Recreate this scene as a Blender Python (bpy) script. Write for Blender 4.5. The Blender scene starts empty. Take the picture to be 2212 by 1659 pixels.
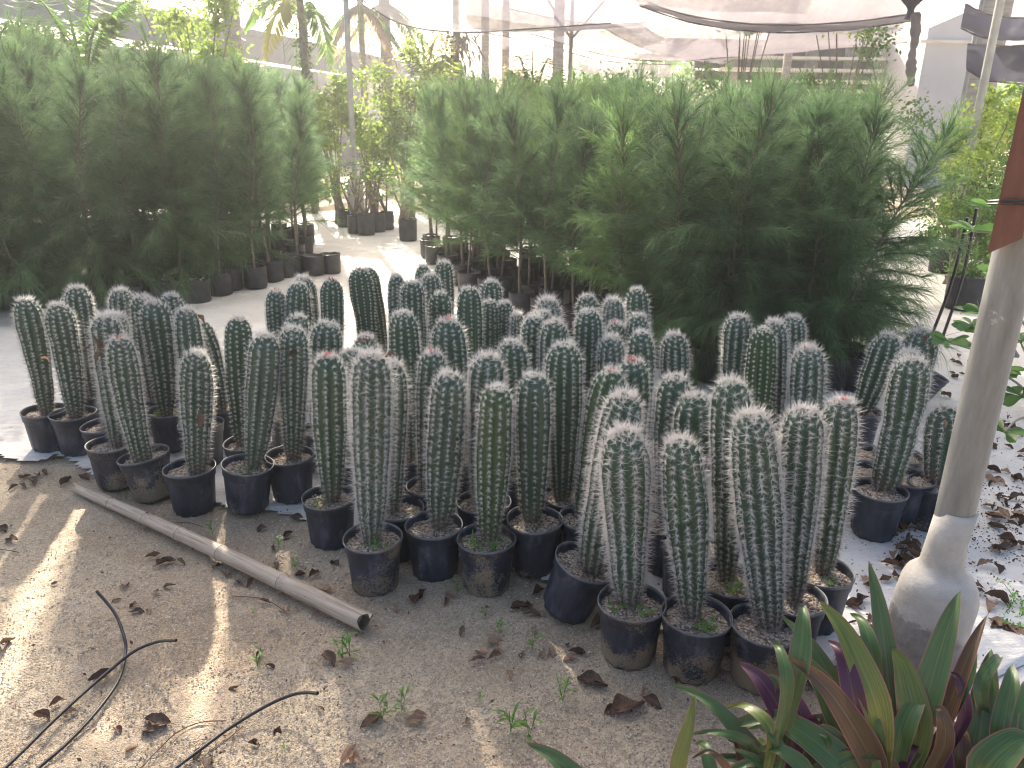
import bpy, math, random
import numpy as np
from mathutils import Vector, Matrix, Euler
random.seed(7); rng = np.random.default_rng(7)
R = math.radians
SC = bpy.context.scene
COL = SC.collection

# ------------------------------------------------------------------ camera
CAM_H, FPX = 1.5, 1630.0            # photo measured on a 2212 x 1659 grid
PITCH, ROLL = R(19.0), R(0.9)
CX, CY = 1106.0, 829.5
F = Vector((0, math.cos(PITCH), -math.sin(PITCH)))
R0, U0 = Vector((1, 0, 0)), Vector((0, math.sin(PITCH), math.cos(PITCH)))
RT = R0*math.cos(ROLL) + U0*math.sin(ROLL)
UP = U0*math.cos(ROLL) - R0*math.sin(ROLL)
C0 = Vector((0, 0, CAM_H))
def ray(px, py): return F + RT*((px-CX)/FPX) - UP*((py-CY)/FPX)
def at(px, py, z=0.0):
    d = ray(px, py); return C0 + d*((z-CAM_H)/d.z)
def PD(px, py, depth): return C0 + ray(px, py)*depth
def on_plane_y(px, py, y):
    d = ray(px, py); return C0 + d*(y/d.y)
cd = bpy.data.cameras.new('camera'); cam = bpy.data.objects.new('camera', cd); COL.objects.link(cam)
m = Matrix.Identity(4)
for i in range(3):
    m[i][0] = RT[i]; m[i][1] = UP[i]; m[i][2] = -F[i]; m[i][3] = C0[i]
cam.matrix_world = m
cd.sensor_width = 36.0; cd.lens = FPX/2212*36.0
cd.clip_start = 0.05; cd.clip_end = 400
cd.dof.use_dof = True; cd.dof.focus_distance = 2.5; cd.dof.aperture_fstop = 6.3
SC.camera = cam

# ------------------------------------------------------------------ light
SUN_EL, SUN_AZ = R(33), R(-17)      # azimuth measured from +Y, negative = left
sun_dir = Vector((math.sin(SUN_AZ)*math.cos(SUN_EL), math.cos(SUN_AZ)*math.cos(SUN_EL), math.sin(SUN_EL)))
w = bpy.data.worlds.new('World'); SC.world = w; w.use_nodes = True
nt = w.node_tree; bg = nt.nodes['Background']
sky = nt.nodes.new('ShaderNodeTexSky'); sky.sky_type = 'NISHITA'; sky.sun_disc = False
sky.sun_elevation = SUN_EL; sky.sun_rotation = SUN_AZ % (2*math.pi)
sky.air_density = 1.0; sky.dust_density = 7.0; sky.ozone_density = 1.0
nt.links.new(sky.outputs[0], bg.inputs[0]); bg.inputs[1].default_value = 0.10
sd = bpy.data.lights.new('sun', 'SUN'); sd.energy = 4.6; sd.angle = R(0.45); sd.color = (1.0, 0.9, 0.75)
sun = bpy.data.objects.new('sun', sd); COL.objects.link(sun)
sun.rotation_euler = (-sun_dir).to_track_quat('-Z', 'Y').to_euler()
SC.view_settings.view_transform = 'Standard'; SC.view_settings.look = 'None'
SC.view_settings.exposure = 1.88; SC.view_settings.gamma = 1.0
SC.view_settings.use_curve_mapping = False
SC.render.engine = 'CYCLES'
SC.cycles.use_denoising = True; SC.cycles.denoiser = 'OPENIMAGEDENOISE'
SC.cycles.max_bounces = 7; SC.cycles.diffuse_bounces = 4; SC.cycles.transmission_bounces = 4
SC.cycles.transparent_max_bounces = 12; SC.cycles.volume_bounces = 0
SC.cycles.sample_clamp_indirect = 6.0; SC.cycles.filter_width = 1.1
SC.cycles.use_adaptive_sampling = True; SC.cycles.adaptive_threshold = 0.02

# ------------------------------------------------------------------ materials
def nmat(name):
    mt = bpy.data.materials.new(name); mt.use_nodes = True
    t = mt.node_tree; b = t.nodes['Principled BSDF']
    return mt, t, b
def N(t, typ, **kw):
    n = t.nodes.new(typ)
    for k, v in kw.items(): setattr(n, k, v)
    return n
def L(t, a, b): t.links.new(a, b)
def coords(t, kind='Object', scale=(1, 1, 1)):
    tc = N(t, 'ShaderNodeTexCoord'); mp = N(t, 'ShaderNodeMapping'); mp.inputs['Scale'].default_value = scale
    L(t, tc.outputs[kind], mp.inputs[0]); return mp.outputs[0]
def noise(t, vec, scale, detail=4, rough=0.55):
    n = N(t, 'ShaderNodeTexNoise'); n.inputs['Scale'].default_value = scale
    n.inputs['Detail'].default_value = detail; n.inputs['Roughness'].default_value = rough
    if vec is not None: L(t, vec, n.inputs['Vector'])
    return n.outputs['Fac']
def ramp(t, fac, stops, interp='LINEAR'):
    r = N(t, 'ShaderNodeValToRGB'); r.color_ramp.interpolation = interp
    e = r.color_ramp.elements
    while len(e) < len(stops): e.new(0.5)
    for i, (p, c) in enumerate(stops):
        e[i].position = p; e[i].color = (*c, 1) if len(c) == 3 else c
    L(t, fac, r.inputs[0]); return r.outputs[0]
def mix(t, fac, a, b, mode='MIX'):
    n = N(t, 'ShaderNodeMix', data_type='RGBA', blend_type=mode)
    for s, v in ((n.inputs[0], fac), (n.inputs[6], a), (n.inputs[7], b)):
        if hasattr(v, 'links') or hasattr(v, 'is_linked'): L(t, v, s)
        elif isinstance(v, (int, float)): s.default_value = v
        else: s.default_value = (*v, 1)
    return n.outputs[2]
def mth(t, op, a, b=None, c=None):
    n = N(t, 'ShaderNodeMath', operation=op)
    for i, v in enumerate((a, b, c)):
        if v is None: continue
        if isinstance(v, (int, float)): n.inputs[i].default_value = v
        else: L(t, v, n.inputs[i])
    return n.outputs[0]
def bump(t, b, h, strength=0.5, dist=0.01):
    n = N(t, 'ShaderNodeBump'); n.inputs['Strength'].default_value = strength; n.inputs['Distance'].default_value = dist
    L(t, h, n.inputs['Height']); L(t, n.outputs[0], b.inputs['Normal'])
def sepz(t, vec):
    s = N(t, 'ShaderNodeSeparateXYZ'); L(t, vec, s.inputs[0]); return s.outputs
def simple(name, c1, c2, scale=6, rough=0.7, bs=0.3, bscale=None, kind='Object', stretch=(1, 1, 1), vary=0.0, metallic=0.0):
    mt, t, b = nmat(name); v = coords(t, kind, stretch)
    n = noise(t, v, scale, 5)
    c = ramp(t, n, [(0.3, c1), (0.7, c2)])
    if vary:
        oi = N(t, 'ShaderNodeObjectInfo')
        hs = N(t, 'ShaderNodeHueSaturation')
        L(t, mth(t, 'ADD', mth(t, 'MULTIPLY', oi.outputs['Random'], vary), 1-vary/2), hs.inputs['Value'])
        L(t, c, hs.inputs['Color']); c = hs.outputs[0]
    L(t, c, b.inputs['Base Color']); b.inputs['Roughness'].default_value = rough
    b.inputs['Metallic'].default_value = metallic
    if bs: bump(t, b, noise(t, v, bscale or scale*6, 4), bs, 0.004)
    return mt
def leafmat(name, c1, c2, trans=0.45, scale=8, rough=0.5, vary=0.5, tcol=None):
    mt, t, b = nmat(name); v = coords(t, 'Object')
    c = ramp(t, noise(t, v, scale, 3), [(0.3, c1), (0.7, c2)])
    oi = N(t, 'ShaderNodeObjectInfo'); hs = N(t, 'ShaderNodeHueSaturation')
    L(t, mth(t, 'ADD', mth(t, 'MULTIPLY', oi.outputs['Random'], vary), 1-vary/2), hs.inputs['Value'])
    L(t, c, hs.inputs['Color']); c = hs.outputs[0]
    L(t, c, b.inputs['Base Color']); b.inputs['Roughness'].default_value = rough
    tr = N(t, 'ShaderNodeBsdfTranslucent'); mx = N(t, 'ShaderNodeMixShader'); mx.inputs[0].default_value = trans
    hs2 = N(t, 'ShaderNodeHueSaturation'); hs2.inputs['Value'].default_value = 1.5; L(t, c, hs2.inputs['Color'])
    L(t, hs2.outputs[0], tr.inputs[0])
    L(t, b.outputs[0], mx.inputs[1]); L(t, tr.outputs[0], mx.inputs[2])
    L(t, mx.outputs[0], t.nodes['Material Output'].inputs[0])
    return mt

M = {}
# sand
mt, t, b = nmat('coarse_sand'); v = coords(t, 'Object')
big = noise(t, v, 1.3, 4); fine = noise(t, v, 90, 3, 0.6); mid = noise(t, v, 14, 5)
vo = N(t, 'ShaderNodeTexVoronoi'); vo.inputs['Scale'].default_value = 260; L(t, v, vo.inputs['Vector'])
vw = N(t, 'ShaderNodeTexVoronoi'); vw.inputs['Scale'].default_value = 75; L(t, v, vw.inputs['Vector'])
c = ramp(t, fine, [(0.3, (0.33, 0.262, 0.18)), (0.55, (0.46, 0.375, 0.265)), (0.8, (0.58, 0.485, 0.36))])
c = mix(t, ramp(t, big, [(0.42, (0, 0, 0)), (0.62, (1, 1, 1))]), c, mix(t, 1.0, c, (0.78, 0.72, 0.68), 'MULTIPLY'))
sx = N(t, 'ShaderNodeSeparateColor'); L(t, vo.outputs['Color'], sx.inputs[0])
c = mix(t, ramp(t, sx.outputs[0], [(0.84, (0, 0, 0)), (0.88, (0.7,)*3)]), c, (0.50, 0.43, 0.35))
c = mix(t, ramp(t, sx.outputs[1], [(0.88, (0, 0, 0)), (0.9, (1, 1, 1))]), c, (0.24, 0.19, 0.14))
L(t, c, b.inputs['Base Color']); b.inputs['Roughness'].default_value = 0.9
hh = mth(t, 'ADD', mth(t, 'MULTIPLY', vo.outputs['Distance'], -0.6), mth(t, 'ADD', mth(t, 'MULTIPLY', fine, 0.5), mth(t, 'MULTIPLY', vw.outputs['Distance'], -0.5)))
bump(t, b, hh, 0.6, 0.006); M['sand'] = mt
M['pebble'] = simple('pale_pebble', (0.42, 0.37, 0.31), (0.68, 0.63, 0.56), 30, 0.85, 0.2, kind='Object')
M['pebble2'] = simple('brown_pebble', (0.27, 0.21, 0.16), (0.47, 0.39, 0.31), 40, 0.9, 0.2)
# woven ground cloth
mt, t, b = nmat('white_ground_cloth'); v = coords(t, 'Object')
n1 = noise(t, v, 2.2, 6, 0.65); n2 = noise(t, v, 18, 5, 0.7); n3 = noise(t, v, 120, 2)
c = ramp(t, n1, [(0.3, (0.56, 0.535, 0.505)), (0.7, (0.74, 0.715, 0.685))])
c = mix(t, ramp(t, n2, [(0.62, (0, 0, 0)), (0.72, (0.8, 0.8, 0.8))]), c, (0.30, 0.25, 0.2))
c = mix(t, ramp(t, n3, [(0.68, (0, 0, 0)), (0.72, (1, 1, 1))]), c, (0.16, 0.12, 0.09))
L(t, c, b.inputs['Base Color']); b.inputs['Roughness'].default_value = 0.75
bump(t, b, mth(t, 'ADD', noise(t, coords(t, 'Object', (1, 2.5, 1)), 7, 6, 0.6), mth(t, 'MULTIPLY', n2, 0.3)), 0.6, 0.03); M['cloth'] = mt
# pot plastic with splashed soil
def potmat(name, dirt):
    mt, t, b = nmat(name); v = coords(t, 'Object'); oi = N(t, 'ShaderNodeObjectInfo')
    cmb = N(t, 'ShaderNodeCombineXYZ'); r10 = mth(t, 'MULTIPLY', oi.outputs['Random'], 37.0)
    for i in range(3): L(t, r10, cmb.inputs[i])
    va = N(t, 'ShaderNodeVectorMath', operation='ADD'); L(t, v, va.inputs[0]); L(t, cmb.outputs[0], va.inputs[1]); v2 = va.outputs[0]
    mp = N(t, 'ShaderNodeMapping'); mp.inputs['Scale'].default_value = (1, 1, 0.35); L(t, v2, mp.inputs[0])
    n1 = noise(t, mp.outputs[0], 22, 6, 0.7)
    c = ramp(t, n1, [(0.32, (0.008, 0.011, 0.021)), (0.54, (0.028, 0.036, 0.058)), (0.74, (0.12, 0.132, 0.165))])
    z = sepz(t, v)[2]
    n2 = noise(t, v2, 150, 5, 0.8); n3 = noise(t, v2, 9, 4, 0.6)
    c = mix(t, mth(t, 'MULTIPLY', ramp(t, z, [(0.180, (0,)*3), (0.186, (0.8,)*3)]), n1), c, (0.30, 0.30, 0.31))  # rim highlight put into the colour as a paler band
    low = ramp(t, z, [(0.0, (1, 1, 1)), (0.12, (0.0, 0, 0))])
    msk = mth(t, 'ADD', mth(t, 'MULTIPLY', n2, 0.55), mth(t, 'ADD', mth(t, 'MULTIPLY', low, 0.13), mth(t, 'MULTIPLY', n3, 0.6)))
    d = ramp(t, msk, [(0.76-dirt*.9, (0, 0, 0)), (0.81-dirt*.9, (1, 1, 1))])
    c = mix(t, d, c, mix(t, n1, (0.17, 0.13, 0.09), (0.3, 0.24, 0.17)))
    L(t, c, b.inputs['Base Color'])
    L(t, ramp(t, n1, [(0.3, (0.34,)*3), (0.7, (0.6,)*3)]), b.inputs['Roughness'])
    bump(t, b, mth(t, 'ADD', d, mth(t, 'MULTIPLY', n2, 0.5)), 0.35, 0.002)
    return mt
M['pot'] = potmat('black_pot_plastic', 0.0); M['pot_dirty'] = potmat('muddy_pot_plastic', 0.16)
M['bag'] = simple('black_grow_bag', (0.012, 0.013, 0.017), (0.045, 0.047, 0.055), 12, 0.5, 0.4, 20)
mt, t, b = nmat('gritty_potting_soil'); v = coords(t, 'Object')
vo = N(t, 'ShaderNodeTexVoronoi'); vo.inputs['Scale'].default_value = 130; L(t, v, vo.inputs['Vector'])
sx = N(t, 'ShaderNodeSeparateColor'); L(t, vo.outputs['Color'], sx.inputs[0])
c = ramp(t, sx.outputs[0], [(0.1, (0.14, 0.10, 0.07)), (0.5, (0.29, 0.22, 0.16)), (0.9, (0.50, 0.42, 0.34))])
L(t, c, b.inputs['Base Color']); b.inputs['Roughness'].default_value = 0.95
bump(t, b, mth(t, 'MULTIPLY', vo.outputs['Distance'], -1.0), 0.9, 0.006); M['soil'] = mt
# cactus skin
def skinmat(name, c1, c2):
    mt, t, b = nmat(name); v = coords(t, 'Object'); n1 = noise(t, v, 9, 4); z = sepz(t, v)[2]
    c = ramp(t, n1, [(0.3, c1), (0.75, c2)])
    n2 = noise(t, v, 40, 4, 0.7)
    cork = mth(t, 'ADD', z, mth(t, 'MULTIPLY', n2, 0.10))
    c = mix(t, ramp(t, cork, [(0.222, (1, 1, 1)), (0.29, (0, 0, 0))]), c, mix(t, n2, (0.11, 0.085, 0.06), (0.26, 0.2, 0.145)))
    c = mix(t, ramp(t, n2, [(0.66, (0, 0, 0)), (0.72, (0.7,)*3)]), c, (0.20, 0.19, 0.12))
    L(t, c, b.inputs['Base Color']); b.inputs['Roughness'].default_value = 0.42
    b.inputs['Specular IOR Level'].default_value = 0.4
    bump(t, b, noise(t, v, 120, 3), 0.15, 0.002); return mt
M['skin'] = skinmat('dark_green_cactus_skin', (0.038, 0.076, 0.044), (0.072, 0.128, 0.076))
M['skin_blue'] = skinmat('bluish_cactus_skin', (0.044, 0.082, 0.054), (0.080, 0.130, 0.086))
M['skin_light'] = skinmat('yellowish_cactus_skin', (0.042, 0.084, 0.034), (0.074, 0.128, 0.052))
def spinemat(name, c1, c2):
    mt, t, b = nmat(name); v = coords(t, 'Object'); z = sepz(t, v)[2]
    n = noise(t, v, 60, 2)
    c = ramp(t, n, [(0.35, c1), (0.65, c2)])
    c = mix(t, ramp(t, z, [(0.17, (0.8,)*3), (0.33, (0,)*3)]), c, (0.42, 0.35, 0.30))
    L(t, c, b.inputs['Base Color']); b.inputs['Roughness'].default_value = 0.45
    tr = N(t, 'ShaderNodeBsdfTranslucent'); L(t, c, tr.inputs[0])
    mx = N(t, 'ShaderNodeMixShader'); mx.inputs[0].default_value = 0.4
    L(t, b.outputs[0], mx.inputs[1]); L(t, tr.outputs[0], mx.inputs[2]); L(t, mx.outputs[0], t.nodes['Material Output'].inputs[0])
    return mt
M['spine'] = spinemat('pale_spine', (0.74, 0.72, 0.70), (0.88, 0.86, 0.84))
M['spine_pink'] = spinemat('pinkish_spine', (0.76, 0.73, 0.71), (0.88, 0.85, 0.83))
M['flower'] = simple('red_flower_bud', (0.5, 0.03, 0.035), (0.75, 0.10, 0.10), 60, 0.5, 0)
M['dry'] = leafmat('dry_brown_leaf', (0.06, 0.035, 0.022), (0.17, 0.095, 0.06), 0.12, 18, 0.7, 0.9)
M['dry_pale'] = leafmat('dry_tan_leaf', (0.26, 0.16, 0.11), (0.42, 0.29, 0.2), 0.2, 18, 0.7, 0.5)
M['weed'] = leafmat('fresh_green_weed', (0.10, 0.24, 0.045), (0.20, 0.36, 0.08), 0.5, 20)
M['needle'] = leafmat('casuarina_needles', (0.052, 0.108, 0.052), (0.16, 0.255, 0.115), 0.52, 7, 0.55, 0.45)
M['needle_y'] = leafmat('light_casuarina_needles', (0.085, 0.16, 0.055), (0.15, 0.24, 0.085), 0.5, 4, 0.55, 0.3)
M['bark'] = simple('brown_bark', (0.11, 0.09, 0.07), (0.22, 0.185, 0.15), 20, 0.85, 0.4)
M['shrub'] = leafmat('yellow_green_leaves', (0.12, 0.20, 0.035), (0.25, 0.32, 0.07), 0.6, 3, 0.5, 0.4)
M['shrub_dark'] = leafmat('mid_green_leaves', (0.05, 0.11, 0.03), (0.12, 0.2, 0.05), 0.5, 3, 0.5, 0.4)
M['frond'] = leafmat('palm_frond_green', (0.07, 0.16, 0.03), (0.16, 0.27, 0.05), 0.55, 3)
M['frond_y'] = leafmat('palm_frond_yellow', (0.3, 0.33, 0.04), (0.5, 0.42, 0.07), 0.6, 3)
M['frond_dry'] = leafmat('palm_frond_dry', (0.22, 0.16, 0.11), (0.34, 0.27, 0.19), 0.4, 3)
M['desert'] = leafmat('desert_rose_leaf', (0.09, 0.19, 0.05), (0.16, 0.29, 0.08), 0.4, 12, 0.35)
M['palmbark'] = simple('ringed_palm_bark', (0.25, 0.21, 0.185), (0.4, 0.36, 0.33), 3, 0.9, 0.5, 9, stretch=(1, 1, 9))
# galvanised pipe with wear
mt, t, b = nmat('weathered_grey_pipe'); v = coords(t, 'Object', (1, 1, 0.18)); vv = coords(t, 'Object')
c = ramp(t, noise(t, v, 26, 6, 0.7), [(0.3, (0.14, 0.142, 0.138)), (0.55, (0.22, 0.222, 0.216)), (0.75, (0.32, 0.32, 0.305))])
c = mix(t, ramp(t, noise(t, vv, 14, 5, 0.75), [(0.66, (0,)*3), (0.7, (0.8,)*3)]), c, (0.5, 0.49, 0.44))
zz = sepz(t, vv)[2]
pz = mth(t, 'ADD', zz, mth(t, 'MULTIPLY', noise(t, vv, 22, 5, 0.7), 0.10))
c = mix(t, ramp(t, pz, [(0.645, (1, 1, 1)), (0.65, (0, 0, 0))]), c, (0.72, 0.71, 0.67))
L(t, c, b.inputs['Base Color']); b.inputs['Roughness'].default_value = 0.45
bump(t, b, noise(t, v, 60, 4), 0.2, 0.002); M['pipe'] = mt
M['pipe_far'] = simple('grey_steel_tube', (0.2, 0.21, 0.21), (0.34, 0.35, 0.35), 5, 0.45, 0)
# footing: bare concrete below, white paint on the shoulder
mt, t, b = nmat('painted_concrete'); vv = coords(t, 'Object'); s = sepz(t, vv)
n1 = noise(t, vv, 17, 6, 0.7)
c = ramp(t, n1, [(0.3, (0.17, 0.155, 0.14)), (0.7, (0.36, 0.345, 0.325))])
edge = mth(t, 'ADD', s[2], mth(t, 'ADD', mth(t, 'MULTIPLY', noise(t, vv, 9, 7, 0.8), 0.2), mth(t, 'MULTIPLY', s[0], 0.4)))
c = mix(t, ramp(t, edge, [(0.428, (0,)*3), (0.436, (1,)*3)]), c, mix(t, n1, (0.30, 0.27, 0.225), (0.62, 0.60, 0.57)))
L(t, c, b.inputs['Base Color']); b.inputs['Roughness'].default_value = 0.8
bump(t, b, noise(t, coords(t, 'Object', (1, 1, 1.4)), 22, 7, 0.7), 0.35, 0.012); M['footing'] = mt
M['concrete'] = simple('grey_concrete', (0.26, 0.25, 0.23), (0.42, 0.40, 0.37), 9, 0.9, 0.4)
M['redwood'] = simple('red_brown_board', (0.10, 0.035, 0.022), (0.18, 0.07, 0.045), 9, 0.6, 0.5, 30, stretch=(6, 6, 0.6))
M['rawwood'] = simple('splintered_wood', (0.3, 0.2, 0.15), (0.6, 0.5, 0.42), 60, 0.9, 0.5)
M['black'] = simple('black_rubber', (0.012, 0.012, 0.014), (0.035, 0.035, 0.04), 30, 0.4, 0.1)
mt, t, b = nmat('weathered_bamboo'); v = coords(t, 'Object', (0.5, 14, 14)); vo_ = coords(t, 'Object')
c = ramp(t, noise(t, v, 6, 6, 0.7), [(0.28, (0.14, 0.09, 0.06)), (0.45, (0.42, 0.33, 0.25)), (0.75, (0.62, 0.52, 0.43))])
c = mix(t, ramp(t, noise(t, vo_, 35, 4, 0.7), [(0.62, (0,)*3), (0.75, (0.6,)*3)]), c, (0.2, 0.15, 0.12))
L(t, c, b.inputs['Base Color']); b.inputs['Roughness'].default_value = 0.65
bump(t, b, noise(t, v, 10, 4), 0.4, 0.004); M['bamboo'] = mt
M['bamboo_in'] = simple('bamboo_inside', (0.12, 0.09, 0.065), (0.25, 0.19, 0.14), 20, 0.9, 0.4)
M['twig'] = simple('red_brown_twig', (0.10, 0.05, 0.035), (0.2, 0.11, 0.08), 30, 0.8, 0)
M['white_panel'] = simple('pale_grey_cladding', (0.26, 0.26, 0.29), (0.34, 0.34, 0.37), 0.7, 0.7, 0)
M['white_paint'] = simple('white_wall_paint', (0.48, 0.48, 0.49), (0.56, 0.56, 0.57), 1.0, 0.7, 0)
M['dark_open'] = simple('shade_toned_wall', (0.06, 0.06, 0.065), (0.12, 0.12, 0.125), 2, 0.9, 0)  # shade inside the openings is put into this wall colour
M['cream_beam'] = simple('cream_beam_paint', (0.6, 0.56, 0.48), (0.75, 0.7, 0.62), 2, 0.7, 0)
def netmat(name, col, op, trans, sc=55):
    mt, t, b = nmat(name); v = coords(t, 'Object')
    wv = N(t, 'ShaderNodeTexWave'); wv.inputs['Scale'].default_value = sc; wv.inputs['Distortion'].default_value = 1.5
    L(t, v, wv.inputs['Vector'])
    n = noise(t, v, 1.4, 4); n5 = noise(t, coords(t, 'Object', (5, 1.2, 5)), 1.7, 5, 0.65)
    a = mth(t, 'ADD', mth(t, 'MULTIPLY', wv.outputs['Fac'], 0.12), mth(t, 'ADD', op-0.42 if sc != 90 else op-0.25, mth(t, 'ADD', mth(t, 'MULTIPLY', n, 0.2), mth(t, 'MULTIPLY', n5, 0.55 if sc != 90 else 0.15))))
    cp_ = N(t, 'ShaderNodeClamp'); L(t, a, cp_.inputs[0]); a = cp_.outputs[0]
    tp = N(t, 'ShaderNodeBsdfTransparent'); tr = N(t, 'ShaderNodeBsdfTranslucent'); tr.inputs[0].default_value = (*col, 1)
    b.inputs['Base Color'].default_value = (*col, 1); b.inputs['Roughness'].default_value = 0.8
    m1 = N(t, 'ShaderNodeMixShader'); m1.inputs[0].default_value = trans; L(t, b.outputs[0], m1.inputs[1]); L(t, tr.outputs[0], m1.inputs[2])
    m2 = N(t, 'ShaderNodeMixShader'); L(t, a, m2.inputs[0]); L(t, tp.outputs[0], m2.inputs[1]); L(t, m1.outputs[0], m2.inputs[2])
    L(t, m2.outputs[0], t.nodes['Material Output'].inputs[0]); return mt
M['net'] = netmat('grey_shade_net', (0.26, 0.235, 0.26), 0.74, 0.55)
M['net_top'] = netmat('overhead_shade_net', (0.74, 0.71, 0.66), 0.74, 0.85, 90)
M['net_dark'] = netmat('bundled_shade_net', (0.06, 0.06, 0.085), 1.0, 0.35)
M['net_fold'] = netmat('folded_net_hem', (0.17, 0.16, 0.18), 0.95, 0.5)
# oyster plant leaf: green above, purple below, pale yellow edge streaks
def oyster(name, top1, top2, und1, und2):
    mt, t, b = nmat(name); tc = N(t, 'ShaderNodeTexCoord'); uv = tc.outputs['UV']; s = sepz(t, uv)
    oi = N(t, 'ShaderNodeObjectInfo')
    mp = N(t, 'ShaderNodeMapping'); mp.inputs['Scale'].default_value = (16, 1.3, 1); L(t, uv, mp.inputs[0])
    cmb = N(t, 'ShaderNodeCombineXYZ'); L(t, mth(t, 'MULTIPLY', oi.outputs['Random'], 30.0), cmb.inputs[2])
    va = N(t, 'ShaderNodeVectorMath', operation='ADD'); L(t, mp.outputs[0], va.inputs[0]); L(t, cmb.outputs[0], va.inputs[1])
    n = noise(t, va.outputs[0], 1.6, 4, 0.6)
    ed = mth(t, 'ABSOLUTE', mth(t, 'SUBTRACT', s[0], 0.5))
    top = ramp(t, n, [(0.3, top1), (0.68, top2)])
    top = mix(t, ramp(t, ed, [(0.455, (0,)*3), (0.485, (0.9,)*3)]), top, (0.34, 0.12, 0.12))
    top = mix(t, ramp(t, ed, [(0.0, (0.35,)*3), (0.03, (0,)*3)]), top, (0.22, 0.30, 0.12))
    und = ramp(t, n, [(0.35, und1), (0.7, und2)])
    g = N(t, 'ShaderNodeNewGeometry')
    c = mix(t, g.outputs['Backfacing'], top, und)
    L(t, c, b.inputs['Base Color']); b.inputs['Roughness'].default_value = 0.33
    b.inputs['Specular IOR Level'].default_value = 0.5
    bump(t, b, n, 0.2, 0.003)
    tr = N(t, 'ShaderNodeBsdfTranslucent'); L(t, mix(t, 0.5, top, und), tr.inputs[0])
    mx = N(t, 'ShaderNodeMixShader'); mx.inputs[0].default_value = 0.28
    L(t, b.outputs[0], mx.inputs[1]); L(t, tr.outputs[0], mx.inputs[2]); L(t, mx.outputs[0], t.nodes['Material Output'].inputs[0])
    return mt
M['oy_g'] = oyster('oyster_leaf_green', (0.032, 0.085, 0.028), (0.085, 0.165, 0.045), (0.07, 0.018, 0.06), (0.12, 0.04, 0.09))
M['oy_y'] = oyster('oyster_leaf_yellow_green', (0.045, 0.11, 0.028), (0.19, 0.22, 0.04), (0.10, 0.03, 0.05), (0.16, 0.07, 0.08))
M['oy_b'] = oyster('oyster_leaf_bronze', (0.06, 0.026, 0.026), (0.12, 0.085, 0.03), (0.07, 0.022, 0.04), (0.12, 0.045, 0.045))
M['oy_p'] = oyster('oyster_leaf_purple', (0.045, 0.014, 0.038), (0.085, 0.028, 0.065), (0.045, 0.014, 0.038), (0.085, 0.028, 0.065))

# ------------------------------------------------------------------ mesh helpers
class MB:
    """collects vertices and faces; build() links them as one mesh object"""
    def __init__(s): s.v = []; s.f = []; s.n = 0; s.uv = None; s.mi = []
    def add(s, v, f, mi=0):
        v = np.asarray(v, float).reshape(-1, 3); s.v.append(v)
        f = np.asarray(f, int); s.f.append(f + s.n); s.mi.append(np.full(len(f), mi)); s.n += len(v); return s
    def mesh(s, name, mats, smooth=True):
        me = bpy.data.meshes.new(name); v = np.vstack(s.v)
        tot = np.concatenate([np.full(len(f), f.shape[1]) for f in s.f])
        loops = np.concatenate([f.ravel() for f in s.f])
        me.vertices.add(len(v)); me.vertices.foreach_set('co', v.ravel().astype(np.float32))
        me.loops.add(len(loops)); me.loops.foreach_set('vertex_index', loops.astype(np.int32))
        me.polygons.add(len(tot)); st = np.concatenate([[0], np.cumsum(tot)[:-1]])
        me.polygons.foreach_set('loop_start', st.astype(np.int32)); me.polygons.foreach_set('loop_total', tot.astype(np.int32))
        me.polygons.foreach_set('material_index', np.concatenate(s.mi).astype(np.int32))
        me.polygons.foreach_set('use_smooth', np.full(len(tot), smooth))
        for mm in (mats if isinstance(mats, (list, tuple)) else [mats]): me.materials.append(mm)
        me.update(calc_edges=True); me.validate(); return me
    def build(s, name, mats, parent=None, smooth=True): return link(name, s.mesh(name, mats, smooth), parent)
def link(name, data, parent=None):
    o = bpy.data.objects.new(name, data); COL.objects.link(o)
    if parent is not None: o.parent = parent
    return o
def tag(o, label=None, cat=None, group=None, kind=None):
    if label: o['label'] = label
    if cat: o['category'] = cat
    if group: o['group'] = group
    if kind: o['kind'] = kind
    return o
def empty(name, loc, rz=0.0):
    o = link(name, None); o.empty_display_size = 0.05; o.location = loc; o.rotation_euler[2] = rz; return o
def grid_faces(nu, nv, closed=False):
    """(nu rows) x (nv columns); closed joins the last column with the first"""
    i, j = np.meshgrid(np.arange(nu-1), np.arange(nv if closed else nv-1), indexing='ij')
    a = i*nv+j; bq = i*nv+(j+1) % nv; return np.stack([a, bq, bq+nv, a+nv], -1).reshape(-1, 4)
def lathe(mb, prof, n=20, cx=0, cy=0, mi=0, wob=None):
    th = np.linspace(0, 2*np.pi, n, endpoint=False); P = np.array(prof, float)
    v = np.stack([P[:, None, 0]*np.cos(th)+cx, P[:, None, 0]*np.sin(th)+cy, np.repeat(P[:, 1:2], n, 1)], -1)
    if wob is not None: v += wob(v)
    return mb.add(v.reshape(-1, 3), grid_faces(len(P), n, True), mi)
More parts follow.
